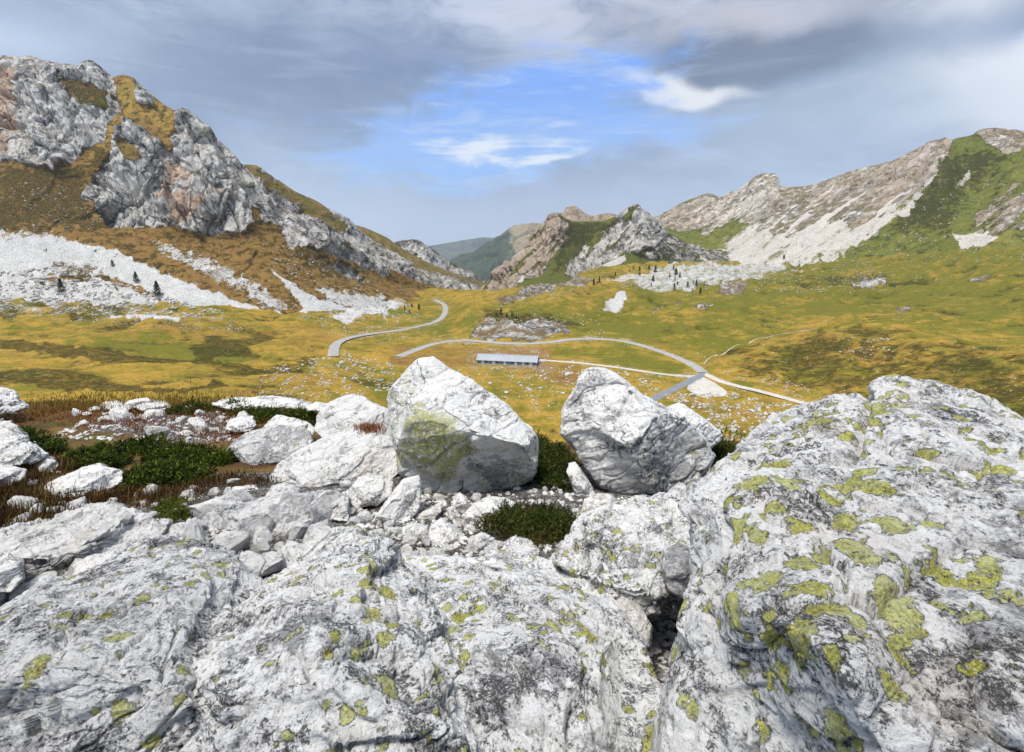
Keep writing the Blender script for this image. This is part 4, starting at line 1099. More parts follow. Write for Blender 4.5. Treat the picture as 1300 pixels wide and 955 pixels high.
rock('tilted_slab', 'large tilted slab between the rounded grey boulder and the tall white boulder',
     [(336, 608), (350, 592), (372, 577), (395, 563), (420, 552), (450, 542), (480, 540), (502, 548), (508, 575), (506, 600), (492, 615), (465, 612), (442, 624), (415, 634), (385, 636), (355, 630)],
     5.3, 6.6, .28, .5, 116, 8, 5, .05, .4, M_F, .6, .8, cat='slab', strata=.7)
rock('hump_rock', 'pale humped rock behind the tilted slab with a red grass tuft on it',
     [(398, 548), (402, 530), (415, 514), (430, 505), (447, 499), (464, 505), (480, 515), (494, 520), (500, 545), (490, 562), (450, 568), (415, 562)],
     6.8, 7.8, .4, .6, 117, 7, 5, .04, .45, M_F, .6, .8, cat='rock', strata=.4)
rock('overhanging_slab', 'thick grey slab with a shaded underside in the left middle',
     [(252, 668), (254, 655), (275, 646), (297, 640), (328, 634), (360, 628), (395, 624), (424, 622), (446, 631), (442, 652), (436, 664), (408, 674), (390, 697), (356, 712), (330, 716), (308, 716), (290, 698), (268, 690)],
     3.95, 4.6, .30, .5, 118, 7, 5, .035, .4, M_E, .6, .8, cat='slab', strata=.35, box_=.55, grooves=[([(296, 688), (340, 694), (385, 690)], 5, .06)])
rock('layered_rock', 'layered pale rock mass at the left edge below the rusty grass',
     [(-90, 700), (-60, 685), (0, 672), (42, 664), (70, 654), (93, 647), (127, 641), (150, 643), (165, 648), (190, 655), (214, 664), (206, 684), (175, 697), (140, 706), (100, 716), (60, 732), (20, 745), (-40, 748), (-90, 740)],
     3.25, 4.2, .24, .5, 119, 8, 6, .045, .35, M_F, cat='rock', strata=.7, grooves=[([(80, 700), (120, 690), (170, 684)], 4, .04), ([(40, 690), (90, 672), (150, 664)], 4, .03)])
rock('white_rock', 'smooth white rock lying between the juniper mat and the brown grass',
     [(55, 622), (62, 612), (80, 603), (93, 599), (108, 592), (127, 589), (143, 593), (156, 600), (155, 612), (140, 620), (119, 626), (105, 632), (88, 636), (68, 630)],
     5.0, 5.7, .2, .35, 120, 7, 6, .025, .3, M_S, cat='rock')
rock('layered_boulder', 'layered white boulder cut by the left picture edge above the rusty grass',
     [(-60, 592), (-50, 545), (-20, 532), (4, 532), (22, 540), (31, 548), (36, 560), (50, 566), (62, 576), (50, 586), (26, 594), (0, 600), (-30, 602)],
     5.7, 6.9, .35, .5, 121, 7, 6, .04, .35, M_D, cat='rock', strata=.8)
rock('left_edge_stone', 'grey stone at the left edge half hidden in rusty grass',
     [(-30, 620), (-25, 596), (0, 590), (20, 592), (33, 597), (28, 610), (10, 618), (-10, 625)], 5.1, 5.6, .15, .3, 122, 6, 6, .02, .3, M_S, cat='rock')
rock('small_grey_rock', 'small rounded rock between the layered boulder and the juniper mat',
     [(40, 587), (46, 580), (56, 578), (68, 581), (75, 589), (70, 599), (56, 603), (46, 598)], 5.8, 6.2, .12, .2, 123, 6, 6, .015, .2, M_S, cat='rock')
rock('corner_crag', 'white crag at the left edge on the rim of the near hillside',
     [(-80, 530), (-70, 495), (-30, 480), (0, 492), (8, 493), (21, 499), (24, 506), (33, 512), (38, 518), (20, 524), (-20, 530)], 10.5, 11.6, .5, .8, 124, 7, 6, .06, .5, M_D, cat='rock', strata=.5)
rim = [
    ([(126, 514), (135, 510), (150, 509), (166, 511), (174, 517), (160, 521), (135, 520)], 'pale flat rock on the hillside rim, leftmost of the rim rocks'),
    ([(168, 516), (176, 509), (195, 508), (214, 511), (218, 517), (204, 522), (180, 522)], 'pale broken rock on the hillside rim, second from the left'),
    ([(266, 513), (285, 507), (320, 504), (350, 503), (380, 507), (399, 513), (392, 520), (340, 519), (290, 520)], 'long whitish rock slab on the hillside rim'),
    ([(388, 518), (402, 510), (425, 512), (430, 520), (412, 526)], 'small pale rock right of the long rim slab'),
]
for i, (ol, lb) in enumerate(rim):
    rock('rim_rock', lb, ol, 12.5 if i < 3 else 9.5, 14.5 if i < 3 else 10.5, .4, .5, 130 + i, 6, 5, .06, .5, M_D, cat='rock', group='rocks along the hillside rim')
rock('lone_rock', 'pale angular rock above the juniper mat beside the green strip',
     [(286, 546), (290, 534), (304, 529), (320, 530), (325, 540), (318, 548), (300, 550)], 9, 9.6, .25, .4, 136, 6, 7, .03, .35, M_S, cat='rock')
rock('tiny_white_rock', 'small white stone at the left foot of the rounded grey boulder',
     [(259, 588), (266, 586), (278, 594), (287, 600), (285, 604), (270, 599)], 6.2, 6.4, .1, .15, 137, 5, 5, .01, .2, M_S, cat='rock')
# chunky pieces below the tall boulders: outline, depth bottom/top, label
chunks = [
    ([(472, 665), (480, 650), (498, 626), (512, 608), (532, 603), (535, 618), (532, 645), (520, 662), (500, 668)], 4.2, 4.6, 'tall angular stone leaning below the tall white boulder'),
    ([(444, 640), (442, 622), (455, 606), (474, 601), (500, 612), (496, 632), (478, 642), (458, 644)], 4.55, 4.9, 'grey rounded block left of the leaning angular stone'),
    ([(420, 660), (420, 634), (430, 626), (442, 632), (442, 662)], 4.2, 4.5, 'pale block at the right end of the overhanging slab'),
    ([(524, 660), (530, 652), (548, 645), (562, 637), (560, 650), (550, 662), (535, 662)], 4.3, 4.5, 'cream flat stone right of the leaning angular stone'),
    ([(572, 650), (575, 632), (584, 625), (594, 634), (596, 646), (588, 652)], 4.45, 4.6, 'pointed white stone under the right end of the tall boulder'),
    ([(566, 645), (575, 643), (590, 660), (596, 672), (588, 677), (576, 668)], 4.1, 4.3, 'narrow white slab tilted in the middle of the rubble'),
    ([(586, 655), (600, 640), (620, 630), (645, 632), (655, 640), (640, 655), (615, 662), (598, 664)], 4.25, 4.6, 'broad pale stone touching the lower juniper bush'),
    ([(540, 690), (545, 668), (560, 658), (578, 668), (590, 682), (588, 696), (566, 700), (550, 698)], 3.7, 4.1, 'cracked white block in the lower rubble'),
    ([(512, 690), (510, 670), (525, 662), (544, 668), (546, 684), (530, 696)], 3.75, 4.1, 'squarish white block left of the cracked block'),
    ([(592, 700), (594, 684), (612, 675), (628, 684), (626, 698), (606, 706)], 3.6, 3.9, 'blunt white stone in front of the lower juniper bush'),
    ([(640, 706), (638, 690), (652, 680), (670, 684), (686, 696), (684, 708), (660, 712)], 3.45, 3.8, 'rounded cream stone in front of the juniper, beside the broad slab'),
    ([(676, 682), (684, 674), (702, 674), (714, 684), (716, 695), (696, 696)], 3.8, 4.05, 'flat grey stone under the dead branch'),
    ([(612, 714), (618, 700), (632, 698), (642, 706), (640, 716)], 3.3, 3.5, 'small domed white stone at the edge of the broad slab'),
    ([(720, 600), (722, 588), (730, 586), (740, 600), (752, 618), (758, 632), (745, 640), (732, 632)], 4.9, 5.3, 'pale long stone under the left flank of the split boulder'),
    ([(738, 648), (742, 634), (760, 626), (776, 628), (788, 640), (782, 650), (760, 652)], 4.4, 4.75, 'white rounded block under the split boulder'),
    ([(838, 636), (850, 622), (862, 612), (873, 618), (870, 634), (852, 644)], 4.2, 4.6, 'small stone with a yellow lichen patch beside the split boulder'),
    ([(336, 632), (345, 618), (362, 613), (380, 618), (384, 634), (366, 644), (346, 644)], 4.75, 5.1, 'lichen tinted block above the overhanging slab'),
    ([(270, 642), (276, 628), (298, 618), (325, 616), (334, 628), (318, 640), (290, 646)], 4.9, 5.3, 'pale flat block behind the overhanging slab'),
    ([(214, 640), (222, 628), (240, 624), (262, 628), (262, 642), (240, 650), (222, 648)], 4.8, 5.1, 'white rock between the green sprig and the overhanging slab'),
    ([(166, 644), (170, 636), (184, 633), (200, 640), (198, 650), (180, 652)], 4.7, 4.9, 'smooth little rock at the top of the layered rock mass'),
    ([(178, 640), (180, 628), (192, 625), (196, 632), (188, 640)], 5.0, 5.2, 'small white stone beside the green sprig'),
    ([(88, 742), (92, 718), (112, 706), (145, 700), (160, 712), (148, 734), (120, 746)], 2.9, 3.3, 'pale block below the layered rock mass'),
    ([(-20, 755), (-15, 720), (10, 702), (28, 712), (30, 735), (14, 752)], 2.85, 3.2, 'dark grey stone at the left edge below the layered rock mass'),
    ([(345, 735), (340, 718), (360, 708), (382, 706), (392, 700), (386, 722), (366, 738)], 3.3, 3.6, 'pale stone wedged under the overhanging slab'),
]
for i, (ol, yb, yt, lb) in enumerate(chunks):
    rock('broken_block', lb, ol, yb, yt, .16, .22, 200 + i, 6, 9, .014, .16, M_F if i in (16, 15) else M_S, cat='stone', group='broken blocks among the boulders', box_=.65, strata=.2)

# ---- loose stones: prototypes shared by many individual stones
protos = []
for k in range(9):
    rnd = np.random.RandomState(500 + k)
    V, Fc = ico(5)
    Vb = np.sign(V) * np.abs(V) ** .55; Vb = Vb / np.abs(Vb).max()
    Q = Vb * np.array([1, rnd.uniform(.6, .95), rnd.uniform(.42, .75)])
    Q = chip(Q, rnd, 10, .52, .90, None, 1.0)
    Nn = vnorm(Q, Fc)
    Q = Q + Nn * (fbm(Q * 1.6 + k * 7, 5, k) * .05 + facets(Q * 2.6 + k, k)[0] * .04 + fbm(Q * 7 + k, 3, k) * .015)[:, None]
    ob = mesh('loose_stone', Q * .5, Fc, M_S)
    protos.append(ob.data); bpy.data.objects.remove(ob)
rnd = random.Random(5)


def inside(x, y, poly):
    r = False
    for i in range(len(poly)):
        (ax, ay), (bx, by) = poly[i], poly[(i + 1) % len(poly)]
        if (ay > y) != (by > y) and x < (bx - ax) * (y - ay) / (by - ay) + ax: r = not r
    return r


def stones(poly, n, smin, smax, label, group, ground, power=2.2, sink=.25, mind=.55):
    xs = [p[0] for p in poly]; ys = [p[1] for p in poly]
    put = []; tries = 0
    sizes = sorted([smin + (smax - smin) * rnd.random() ** power for _ in range(n)], reverse=True)
    for s in sizes:
        for _ in range(60):
            x, y = rnd.uniform(min(xs), max(xs)), rnd.uniform(min(ys), max(ys))
            if inside(x, y, poly) and all(math.hypot(x - a, y - b) > mind * (s + c) / 2 for a, b, c in put):
                break
        else: continue
        h = cast(x, y, ground)
        if not h: continue
        put.append((x, y, s))
        d = h[0].length
        w = s * h[0].y / F
        o = bpy.data.objects.new('loose_stone', rnd.choice(protos)); COL.objects.link(o)
        zs = w * rnd.uniform(.8, 1.1)
        o.location = (h[0].x, h[0].y, h[0].z + zs * (.22 - sink * .4)); o.scale = (w, w * rnd.uniform(.8, 1.1), zs)
        o.rotation_euler = (rnd.uniform(-.35, .35), rnd.uniform(-.35, .35), rnd.uniform(0, 6.28))
        tag(o, label, 'stone', group)


stones([(180, 660), (300, 640), (440, 655), (430, 690), (360, 735), (310, 735), (240, 690)], 13, 34, 74, 'broken angular block around the overhanging slab', 'angular blocks around the overhanging slab', [near], 1.3, sink=.1, mind=.5)
stones([(-10, 700), (60, 725), (150, 700), (180, 690), (140, 740), (40, 760), (-10, 770)], 10, 24, 56, 'angular pale block between the corner outcrop and the layered rock mass', 'angular blocks below the layered rock', [near], 1.3, sink=.1)
stones([(0, 560), (60, 560), (100, 590), (60, 610), (250, 620), (170, 640), (60, 645), (0, 640)], 20, 10, 36, 'pale stone lying in the rusty and brown grass at the left', 'stones in the rusty grass', [near], 1.6)
stones([(20, 520), (100, 516), (260, 520), (330, 540), (300, 575), (200, 552), (60, 540)], 22, 14, 42, 'flat pale stone in the red plants behind the juniper mat', 'flat stones behind the juniper mat', [near], 2.0)
stones([(430, 640), (500, 625), (600, 625), (660, 640), (640, 705), (520, 708), (500, 690), (450, 668)], 50, 10, 30, 'small broken white stone in the rubble below the tall white boulder', 'stones in the rubble below the tall boulder', [near], 1.6, mind=.42)
stones([(670, 690), (690, 610), (720, 600), (730, 640), (800, 630), (730, 660), (722, 700)], 16, 9, 26, 'small pale stone between the lower juniper and the speckled block', 'stones beside the lower juniper', [near])
stones([(95, 545), (130, 522), (180, 515), (270, 525), (330, 545), (320, 560), (230, 560), (150, 552)], 24, 7, 20, 'small white stone in the red low plants above the juniper mat', 'stones in the red plants above the juniper mat', [near], 3)
stones([(795, 850), (800, 800), (845, 770), (880, 775), (865, 840), (850, 870), (830, 875)], 12, 9, 22, 'small pebble in the gap at the foot of the lichen boulder', 'pebbles in the gap beside the lichen boulder', [near], 1.5, mind=.4)
stones([(170, 720), (225, 650), (260, 640), (350, 640), (440, 650), (430, 670), (360, 735), (320, 745), (250, 700)], 34, 12, 42, 'small pale stone between the corner outcrop and the overhanging slab', 'stones around the overhanging slab', [near], 1.5)
stones([(0, 655), (60, 640), (180, 640), (260, 615), (340, 610), (340, 625), (230, 665), (100, 650), (20, 668)], 22, 9, 34, 'small pale stone along the edge of the brown grass', 'stones along the brown grass', [near], 1.8)
stones([(400, 600), (470, 600), (480, 640), (430, 640)], 16, 10, 30, 'small pale stone below the tilted slab', 'stones below the tilted slab', [near], 1.5)
stones([(495, 700), (700, 700), (700, 712), (495, 715)], 12, 10, 24, 'small white stone along the upper edge of the broad slab', 'stones along the broad slab', [near], 1.5)
# boulders lying in the meadow
stones([(575, 478), (760, 465), (715, 530), (690, 530), (620, 495)], 12, 4, 10, 'pale boulder in the meadow below the long barn', 'boulders in the meadow below the barn', [terrain], 3)
stones([(845, 498), (940, 500), (985, 520), (930, 570), (905, 560), (870, 520), (845, 510)], 24, 4, 10, 'pale boulder in the meadow below the gravel lay-by', 'boulders in the meadow below the lay-by', [terrain], 2.2)
stones([(340, 470), (440, 450), (500, 470), (490, 500), (400, 505), (330, 500)], 10, 3, 7, 'pale boulder in the meadow left of the tall white boulder', 'boulders in the meadow left of the tall boulder', [terrain], 2.5)

# ---- rubble nobody could count, one mesh
V0, F0 = ico(2)


def rubble(name, label, areas, obj, seed):
    rs = np.random.RandomState(seed)
    VV = []; n = 0
    for poly, cnt, smin, smax in areas:
        xs = [p[0] for p in poly]; ys = [p[1] for p in poly]
        k = 0; t = 0
        while k < cnt and t < cnt * 6:
            t += 1
            x, y = rs.uniform(min(xs), max(xs)), rs.uniform(min(ys), max(ys))
            if not inside(x, y, poly): continue
            if perlin(np.array([[x / 14, y / 7, seed]]))[0] < .04 + rs.uniform(-.2, .2): continue
            h = cast(x, y, obj)
            if not h: continue
            k += 1
            w = (smin + (smax - smin) * rs.rand() ** 2.5) * h[0].y / F
            q = V0 * .5 * (1 + rs.uniform(-.28, .28, (len(V0), 1))) * np.array([w * rs.uniform(.7, 1.3), w * rs.uniform(.7, 1.2), w * rs.uniform(.5, .8)])
            VV.append(q + np.array(h[0]) + np.array([0, 0, w * .1]))
    V = np.concatenate(VV)
    Fc = np.concatenate([F0 + i * len(V0) for i in range(len(VV))])
    o = mesh(name, V, Fc, M_R, smooth_=False)
    return tag(o, label, 'rubble', None, 'stuff')


M_R = mat_plain('meadow_stone', (.36, .35, .33), (.66, .65, .62), .5, .9, .1)
rubble('meadow_rubble', 'small pale stones strewn over the meadow and the track sides', [
    ([(560, 470), (700, 462), (770, 468), (715, 535), (690, 530), (620, 495)], 430, 1.0, 3),
    ([(700, 470), (830, 474), (850, 480), (835, 500), (800, 515), (740, 500)], 260, 1.2, 4),
    ([(840, 500), (930, 500), (1010, 515), (990, 540), (930, 575), (900, 560), (860, 515)], 1000, 1.1, 4),
    ([(905, 470), (960, 470), (1060, 505), (1080, 520), (1000, 506)], 220, 1, 2.6),
    ([(330, 470), (440, 445), (500, 462), (500, 500), (400, 508), (330, 505)], 700, 1.2, 3.6),
    ([(380, 400), (450, 385), (520, 380), (540, 400), (440, 430), (400, 420)], 400, 1, 2.6),
    ([(430, 415), (560, 415), (560, 430), (440, 440)], 120, 1, 2.4),
    ([(-20, 392), (200, 392), (320, 410), (300, 425), (100, 408), (-20, 408)], 260, 1, 2.6),
    ([(590, 395), (760, 400), (770, 428), (600, 432)], 200, 1, 2.6),
    ([(620, 385), (760, 350), (900, 355), (900, 370), (760, 365), (640, 395)], 350, .8, 2.2),
    ([(730, 425), (900, 450), (900, 465), (850, 450)], 60, .8, 2.2),
    ([(880, 345), (1000, 340), (1130, 345), (1200, 355), (1100, 372), (900, 372)], 420, .7, 2.2),
    ([(1040, 425), (1130, 430), (1150, 460), (1060, 450)], 60, 1, 3),
    ([(900, 400), (1290, 400), (1290, 500), (1000, 500)], 160, .8, 2.2)], [terrain], 3)
lm = bpy.data.objects['left_mountain']; rm_ = bpy.data.objects['right_mountain']
rubble('scree_rubble', 'white blocks strewn over the scree and slopes of the limestone mountain', [
    ([(-40, 350), (60, 340), (160, 362), (280, 395), (300, 408), (100, 395), (-40, 385)], 1500, 1.2, 4.5),
    ([(190, 305), (240, 318), (300, 340), (380, 390), (350, 398), (280, 360), (210, 325)], 500, 1, 3),
    ([(0, 230), (120, 235), (130, 290), (20, 300)], 160, .8, 2.4),
    ([(330, 300), (480, 360), (500, 392), (420, 400), (340, 340)], 400, .9, 2.6)], [lm, terrain], 4)
rubble('ridge_rubble', 'pale blocks strewn on the green flanks of the right mountain', [
    ([(1120, 290), (1240, 230), (1300, 200), (1300, 330), (1100, 340), (1080, 320)], 420, .7, 2.4),
    ([(880, 345), (1000, 300), (1100, 300), (1110, 345), (900, 352)], 420, .7, 2)], [rm_, terrain], 6)
M_G = mat_plain('gravel_stone', (.42, .41, .40), (.72, .71, .69), 2., .9, .1)
M_Rsave = M_R; M_R = M_G
rubble('gravel', 'small grey gravel between the boulders', [
    ([(430, 625), (660, 620), (800, 630), (730, 700), (510, 712), (440, 690)], 900, 3, 9),
    ([(790, 760), (890, 760), (860, 880), (790, 870)], 500, 3, 10),
    ([(180, 650), (340, 640), (350, 745), (190, 740)], 350, 3, 10),
    ([(60, 555), (140, 520), (290, 520), (330, 560), (200, 565)], 700, 1.5, 6)], [near], 8)

# ------------------------------------------------------------------ plants
def sprigs(base, up, L, leaves, ll, lw, rs, spread=.8):
    """triangular needles along short twigs. base (n,3), up (n,3) unit"""
    n = len(base)
    t = rs.rand(n, leaves, 1) ** .8
    p = base[:, None] + up[:, None] * (t * L[:, None, None])
    r = rs.normal(size=(n, leaves, 3)); r /= np.linalg.norm(r, axis=-1, keepdims=True)
    d = up[:, None] * (1 - spread * .5) + r * spread; d /= np.linalg.norm(d, axis=-1, keepdims=True)
    side = np.cross(d, rs.normal(size=(n, leaves, 3))); side /= np.linalg.norm(side, axis=-1, keepdims=True)
    l_ = ll * rs.uniform(.6, 1.3, (n, leaves, 1)); w_ = lw * rs.uniform(.7, 1.2, (n, leaves, 1))
    V = np.stack([p - side * w_, p + side * w_, p + d * l_], 2)
    return V.reshape(-1, 3)


def sample(poly, n, ground, rs):
    xs = [p[0] for p in poly]; ys = [p[1] for p in poly]; out = []; ins = []
    pa = np.array(poly, float)
    t = 0
    while len(out) < n and t < n * 8:
        t += 1
        x, y = rs.uniform(min(xs), max(xs)), rs.uniform(min(ys), max(ys))
        if not inside(x, y, poly): continue
        h = cast(x, y, ground)
        if h:
            out.append(h[0][:]); ins.append((x, y))
    ins = np.array(ins)
    return np.array(out), polydist(ins[:, 0], ins[:, 1], poly)


def bush(name, label, poly, n, h, edge, L, ll, lw, mat, leaves=14, seed=0, drop_px=0):
    rs = np.random.RandomState(seed)
    B0, sd = sample([(x, y + drop_px) for x, y in poly], 420, [near], rs)
    sc_ = float(np.median(B0[:, 1])) / 6
    ncl = max(14, int(n / 210))
    ci = rs.randint(len(B0), size=ncl)
    cr = rs.uniform(.4, 1.35, ncl) * h * .85
    k = rs.randint(ncl, size=n)
    dr_ = rs.normal(size=(n, 3)); dr_[:, 2] = np.abs(dr_[:, 2]); dr_ /= np.linalg.norm(dr_, axis=1)[:, None]
    u_ = rs.rand(n, 1) ** .33
    wide = np.array([1.5, 1.5, 1.0])
    b = B0[ci][k] + dr_ * u_ * cr[k][:, None] * wide * (.8 + .35 * fbm(dr_ * 2.2 + k[:, None], 2, seed))[:, None]
    b[:, 2] -= .03
    up = dr_ + rs.normal(size=(n, 3)) * .45 + np.array([0, -.05, .35]); up /= np.linalg.norm(up, axis=1)[:, None]
    V = sprigs(b, up, L * rs.uniform(.6, 1.3, n), leaves, ll, lw, rs)
    return tag(mesh(name, V, np.arange(len(V)).reshape(-1, 3), mat, smooth_=False, loc=B0.mean(0)), label, 'bush')


M_J = mat_leaf('juniper_green', (.012, .024, .005), (.11, .15, .016), (.27, .31, .035))
M_J2 = mat_leaf('juniper_dark', (.016, .028, .007), (.075, .10, .016), (.17, .18, .03))
bush('juniper_bush', 'wide bright green juniper mat between the white rock and the red plants',
     [(8, 552), (30, 540), (70, 538), (120, 546), (180, 558), (240, 565), (288, 572), (290, 588), (262, 604), (225, 614), (185, 618), (160, 608), (140, 595), (90, 588), (50, 576), (20, 566)], 7500, .20, 9, .09, .042, .0075, M_J, 13, 1, 4)
bush('juniper_strip', 'long bright green juniper strip behind the rounded grey boulder',
     [(205, 520), (240, 515), (300, 518), (360, 522), (400, 530), (398, 538), (350, 536), (300, 531), (240, 528)], 4000, .30, 4, .11, .05, .008, M_J, 12, 2, 3)
bush('lower_juniper', 'dark juniper bush between the rubble and the speckled block',
     [(604, 680), (620, 662), (650, 652), (690, 646), (720, 652), (728, 662), (712, 676), (690, 684), (650, 684)], 4200, .16, 10, .07, .026, .0038, M_J2, 14, 3, 6)
bush('shaded_juniper', 'dark juniper growing in the gap between the two tall boulders',
     [(655, 545), (670, 528), (690, 545), (708, 565), (718, 592), (714, 612), (700, 622), (684, 620), (676, 600), (664, 570)], 3600, .24, 8, .09, .03, .0045, M_J2, 14, 4, 4)
bush('green_sprig', 'little yellow green shrub beside the layered rock mass',
     [(196, 642), (208, 632), (226, 640), (244, 652), (240, 664), (226, 660), (210, 652)], 900, .08, 6, .06, .024, .005, mat_leaf('sprig_green', (.05, .07, .01), (.17, .19, .03), (.25, .24, .04)), 12, 5, 2)
bush('hidden_juniper', 'dark juniper right of the low boulder',
     [(895, 580), (900, 562), (915, 556), (935, 562), (942, 572), (925, 584), (905, 590)], 2600, .35, 7, .09, .03, .004, M_J2, 14, 6, 6)


def grass(name, label, poly, n, h, w, mat, seed, lean=.5, ground=None, tuft=6, tr=.10):
    rs = np.random.RandomState(seed)
    B0, sd = sample(poly, max(40, n // 25), ground or [near], rs)
    idx = rs.randint(len(B0), size=n)
    sc_ = B0[idx, 1:2] / 6
    b = B0[idx] + rs.normal(size=(n, 3)) * np.array([tr, tr, 0]) * sc_
    b[:, 2] -= .02
    a = rs.uniform(0, 6.28, n)
    ln = np.stack([np.cos(a), np.sin(a)], -1) * (rs.rand(n, 1) ** .7) * lean + np.array([.15, -.05])
    hh = h * rs.uniform(.45, 1.15, n) * (.6 + .4 * smooth(0, 6, sd[idx])) * (1 + .5 * fbm(b / .5, 2, seed))
    mid = b + np.stack([ln[:, 0] * hh * .35, ln[:, 1] * hh * .35, hh * .6], -1)
    tip = b + np.stack([ln[:, 0] * hh, ln[:, 1] * hh, hh * .95 - np.linalg.norm(ln, axis=1) * hh * .25], -1)
    sd_ = np.stack([-np.sin(a + rs.normal(size=n)), np.cos(a), 0 * a], -1) * w
    V = np.stack([b - sd_, b + sd_, mid + sd_ * .7, mid - sd_ * .7, tip], 1).reshape(-1, 3)
    i = np.arange(n) * 5
    q = np.stack([i, i + 1, i + 2, i + 3], -1); t = np.stack([i + 3, i + 2, i + 4], -1)
    o = mesh(name, V, [q, t], mat, smooth_=False)
    return tag(o, label, 'grass', None, 'stuff')


M_rust = mat_leaf('rusty_grass', (.035, .018, .008), (.14, .065, .02), (.20, .18, .04), .2)
M_brown = mat_leaf('brown_grass', (.05, .025, .01), (.18, .085, .025), (.34, .25, .09), .2)
M_red = mat_leaf('red_low_plants', (.20, .045, .02), (.38, .15, .05), (.50, .30, .09), .3)
M_gold = mat_leaf('golden_grass', (.20, .13, .03), (.42, .27, .06), (.16, .17, .03), .3)
grass('rusty_grass', 'tall rusty dark grass at the left edge', [(-60, 640), (-20, 610), (40, 612), (90, 630), (110, 645), (95, 672), (40, 676), (-60, 672)], 4200, .18, .0032, M_rust, 11, tr=.08)
grass('brown_grass', 'brown grass below the juniper mat', [(88, 632), (150, 622), (230, 618), (290, 600), (300, 610), (250, 632), (180, 645), (110, 648)], 5500, .12, .003, M_brown, 12)
grass('brown_grass', 'brown grass around the layered boulder', [(-40, 604), (20, 600), (40, 580), (80, 584), (100, 594), (60, 612), (0, 620), (-40, 625)], 5000, .16, .003, M_brown, 13)
grass('red_plants', 'red and orange low plants on the hillside rim', [(-40, 540), (30, 518), (120, 514), (250, 518), (330, 535), (335, 565), (280, 566), (150, 550), (40, 538), (0, 548)], 9000, .11, .006, M_red, 14, tr=.2)
grass('golden_grass', 'golden grass along the hillside rim', [(-40, 528), (30, 514), (130, 508), (270, 510), (330, 528), (250, 526), (100, 524)], 9000, .17, .008, M_gold, 15, tr=.3)
grass('red_tuft', 'red grass tuft on the humped rock', [(452, 545), (462, 538), (482, 542), (486, 548), (466, 550)], 700, .15, .003, M_red, 16, ground=[bpy.data.objects['hump_rock'], bpy.data.objects['tilted_slab']], tr=.05)
grass('dry_tuft', 'dry grass tufts among the broken blocks', [(515, 670), (530, 668), (540, 690), (530, 700)], 500, .12, .002, M_brown, 17, tr=.04)
grass('dry_tuft', 'dry grass along the rounded grey boulder', [(270, 608), (340, 606), (350, 614), (290, 620)], 1600, .12, .003, M_brown, 18)
grass('dry_tuft', 'dry grass under the dark junipers', [(600, 650), (640, 640), (700, 640), (720, 690), (690, 698), (620, 695)], 1600, .14, .0025, M_brown, 19)

# dead orange branch lying on the lower juniper
pts = [(702, 662), (708, 668), (712, 676), (717, 686), (722, 693)]
ctr = [Vector(point(a, b, 3.95 - .03 * i)) for i, (a, b) in enumerate(pts)]
V = []; Fq = []
for i, c_ in enumerate(ctr):
    r = (.012, .020, .017, .020, .010)[i]
    for j in range(8):
        an = j * math.pi / 4
        rr_ = r * (1 + .25 * math.sin(j * 2.1 + i))
        V.append((c_.x + rr_ * math.cos(an), c_.y + rr_ * math.sin(an) * .6, c_.z + rr_ * math.sin(an) * .6))
for i in range(4):
    for j in range(8): Fq.append((i * 8 + j, i * 8 + (j + 1) % 8, i * 8 + 8 + (j + 1) % 8, i * 8 + 8 + j))
tag(mesh('dead_branch', V, np.array(Fq), mat_plain('orange_wood', (.42, .20, .05), (.60, .33, .09), 14, bump=.01)), 'short dead orange branch lying against the lower juniper', 'branch')

# ------------------------------------------------------------------ conifers
M_con = mat_leaf('conifer_green', (.012, .022, .010), (.04, .06, .02), None, .1)
M_trunk = mat_plain('conifer_bark', (.06, .04, .03), (.11, .08, .06), 3)


def conifer_mesh(seed):
    rs = np.random.RandomState(seed)
    V = []; n = 0
    for k in range(900):
        t = rs.rand() ** .8
        z = .08 + .9 * t
        R = .27 * (1 - t) ** .85 + .015
        a = rs.uniform(0, 6.28); R *= (.8 + .3 * math.sin(a * 3 + z * 22)) * rs.uniform(.5, 1.12)
        p = np.array([R * math.cos(a), R * math.sin(a), z - R * .25])
        for _ in range(1):
            d = rs.normal(size=(3, 3)) * .028
            V += [p + d[0], p + d[1], p + d[2]]
    V = np.array(V)
    o = mesh('crown', V, np.arange(len(V)).reshape(-1, 3), M_con, smooth_=False)
    tv = []
    for z, r in ((-.05, .022), (.5, .014), (.97, .003)):
        for j in range(6): tv.append((r * math.cos(j * 1.047), r * math.sin(j * 1.047), z))
    tf = [(l * 6 + j, l * 6 + (j + 1) % 6, l * 6 + 6 + (j + 1) % 6, l * 6 + 6 + j) for l in range(2) for j in range(6)]
    t = mesh('trunk', tv, np.array(tf), M_trunk)
    me, mt = o.data, t.data
    bpy.data.objects.remove(o); bpy.data.objects.remove(t)
    return me, mt


cm = [conifer_mesh(s) for s in (1, 2, 3)]
all_g = [terrain, lm, bpy.data.objects['twin_summits'], rm_]


def conifer(px, py, hpx, label, group, k):
    h = cast(px, py, all_g)
    if not h: return
    s = hpx * h[0].y / F
    r = empty('conifer_tree', h[0], rnd.uniform(0, 6), label, 'tree', group)
    wd = rnd.uniform(.85, 1.3)
    for me, nm in zip(cm[k % 3], ('crown', 'trunk')):
        c_ = bpy.data.objects.new(nm, me); COL.objects.link(c_); c_.parent = r
    r.scale = (s * wd, s * wd, s)


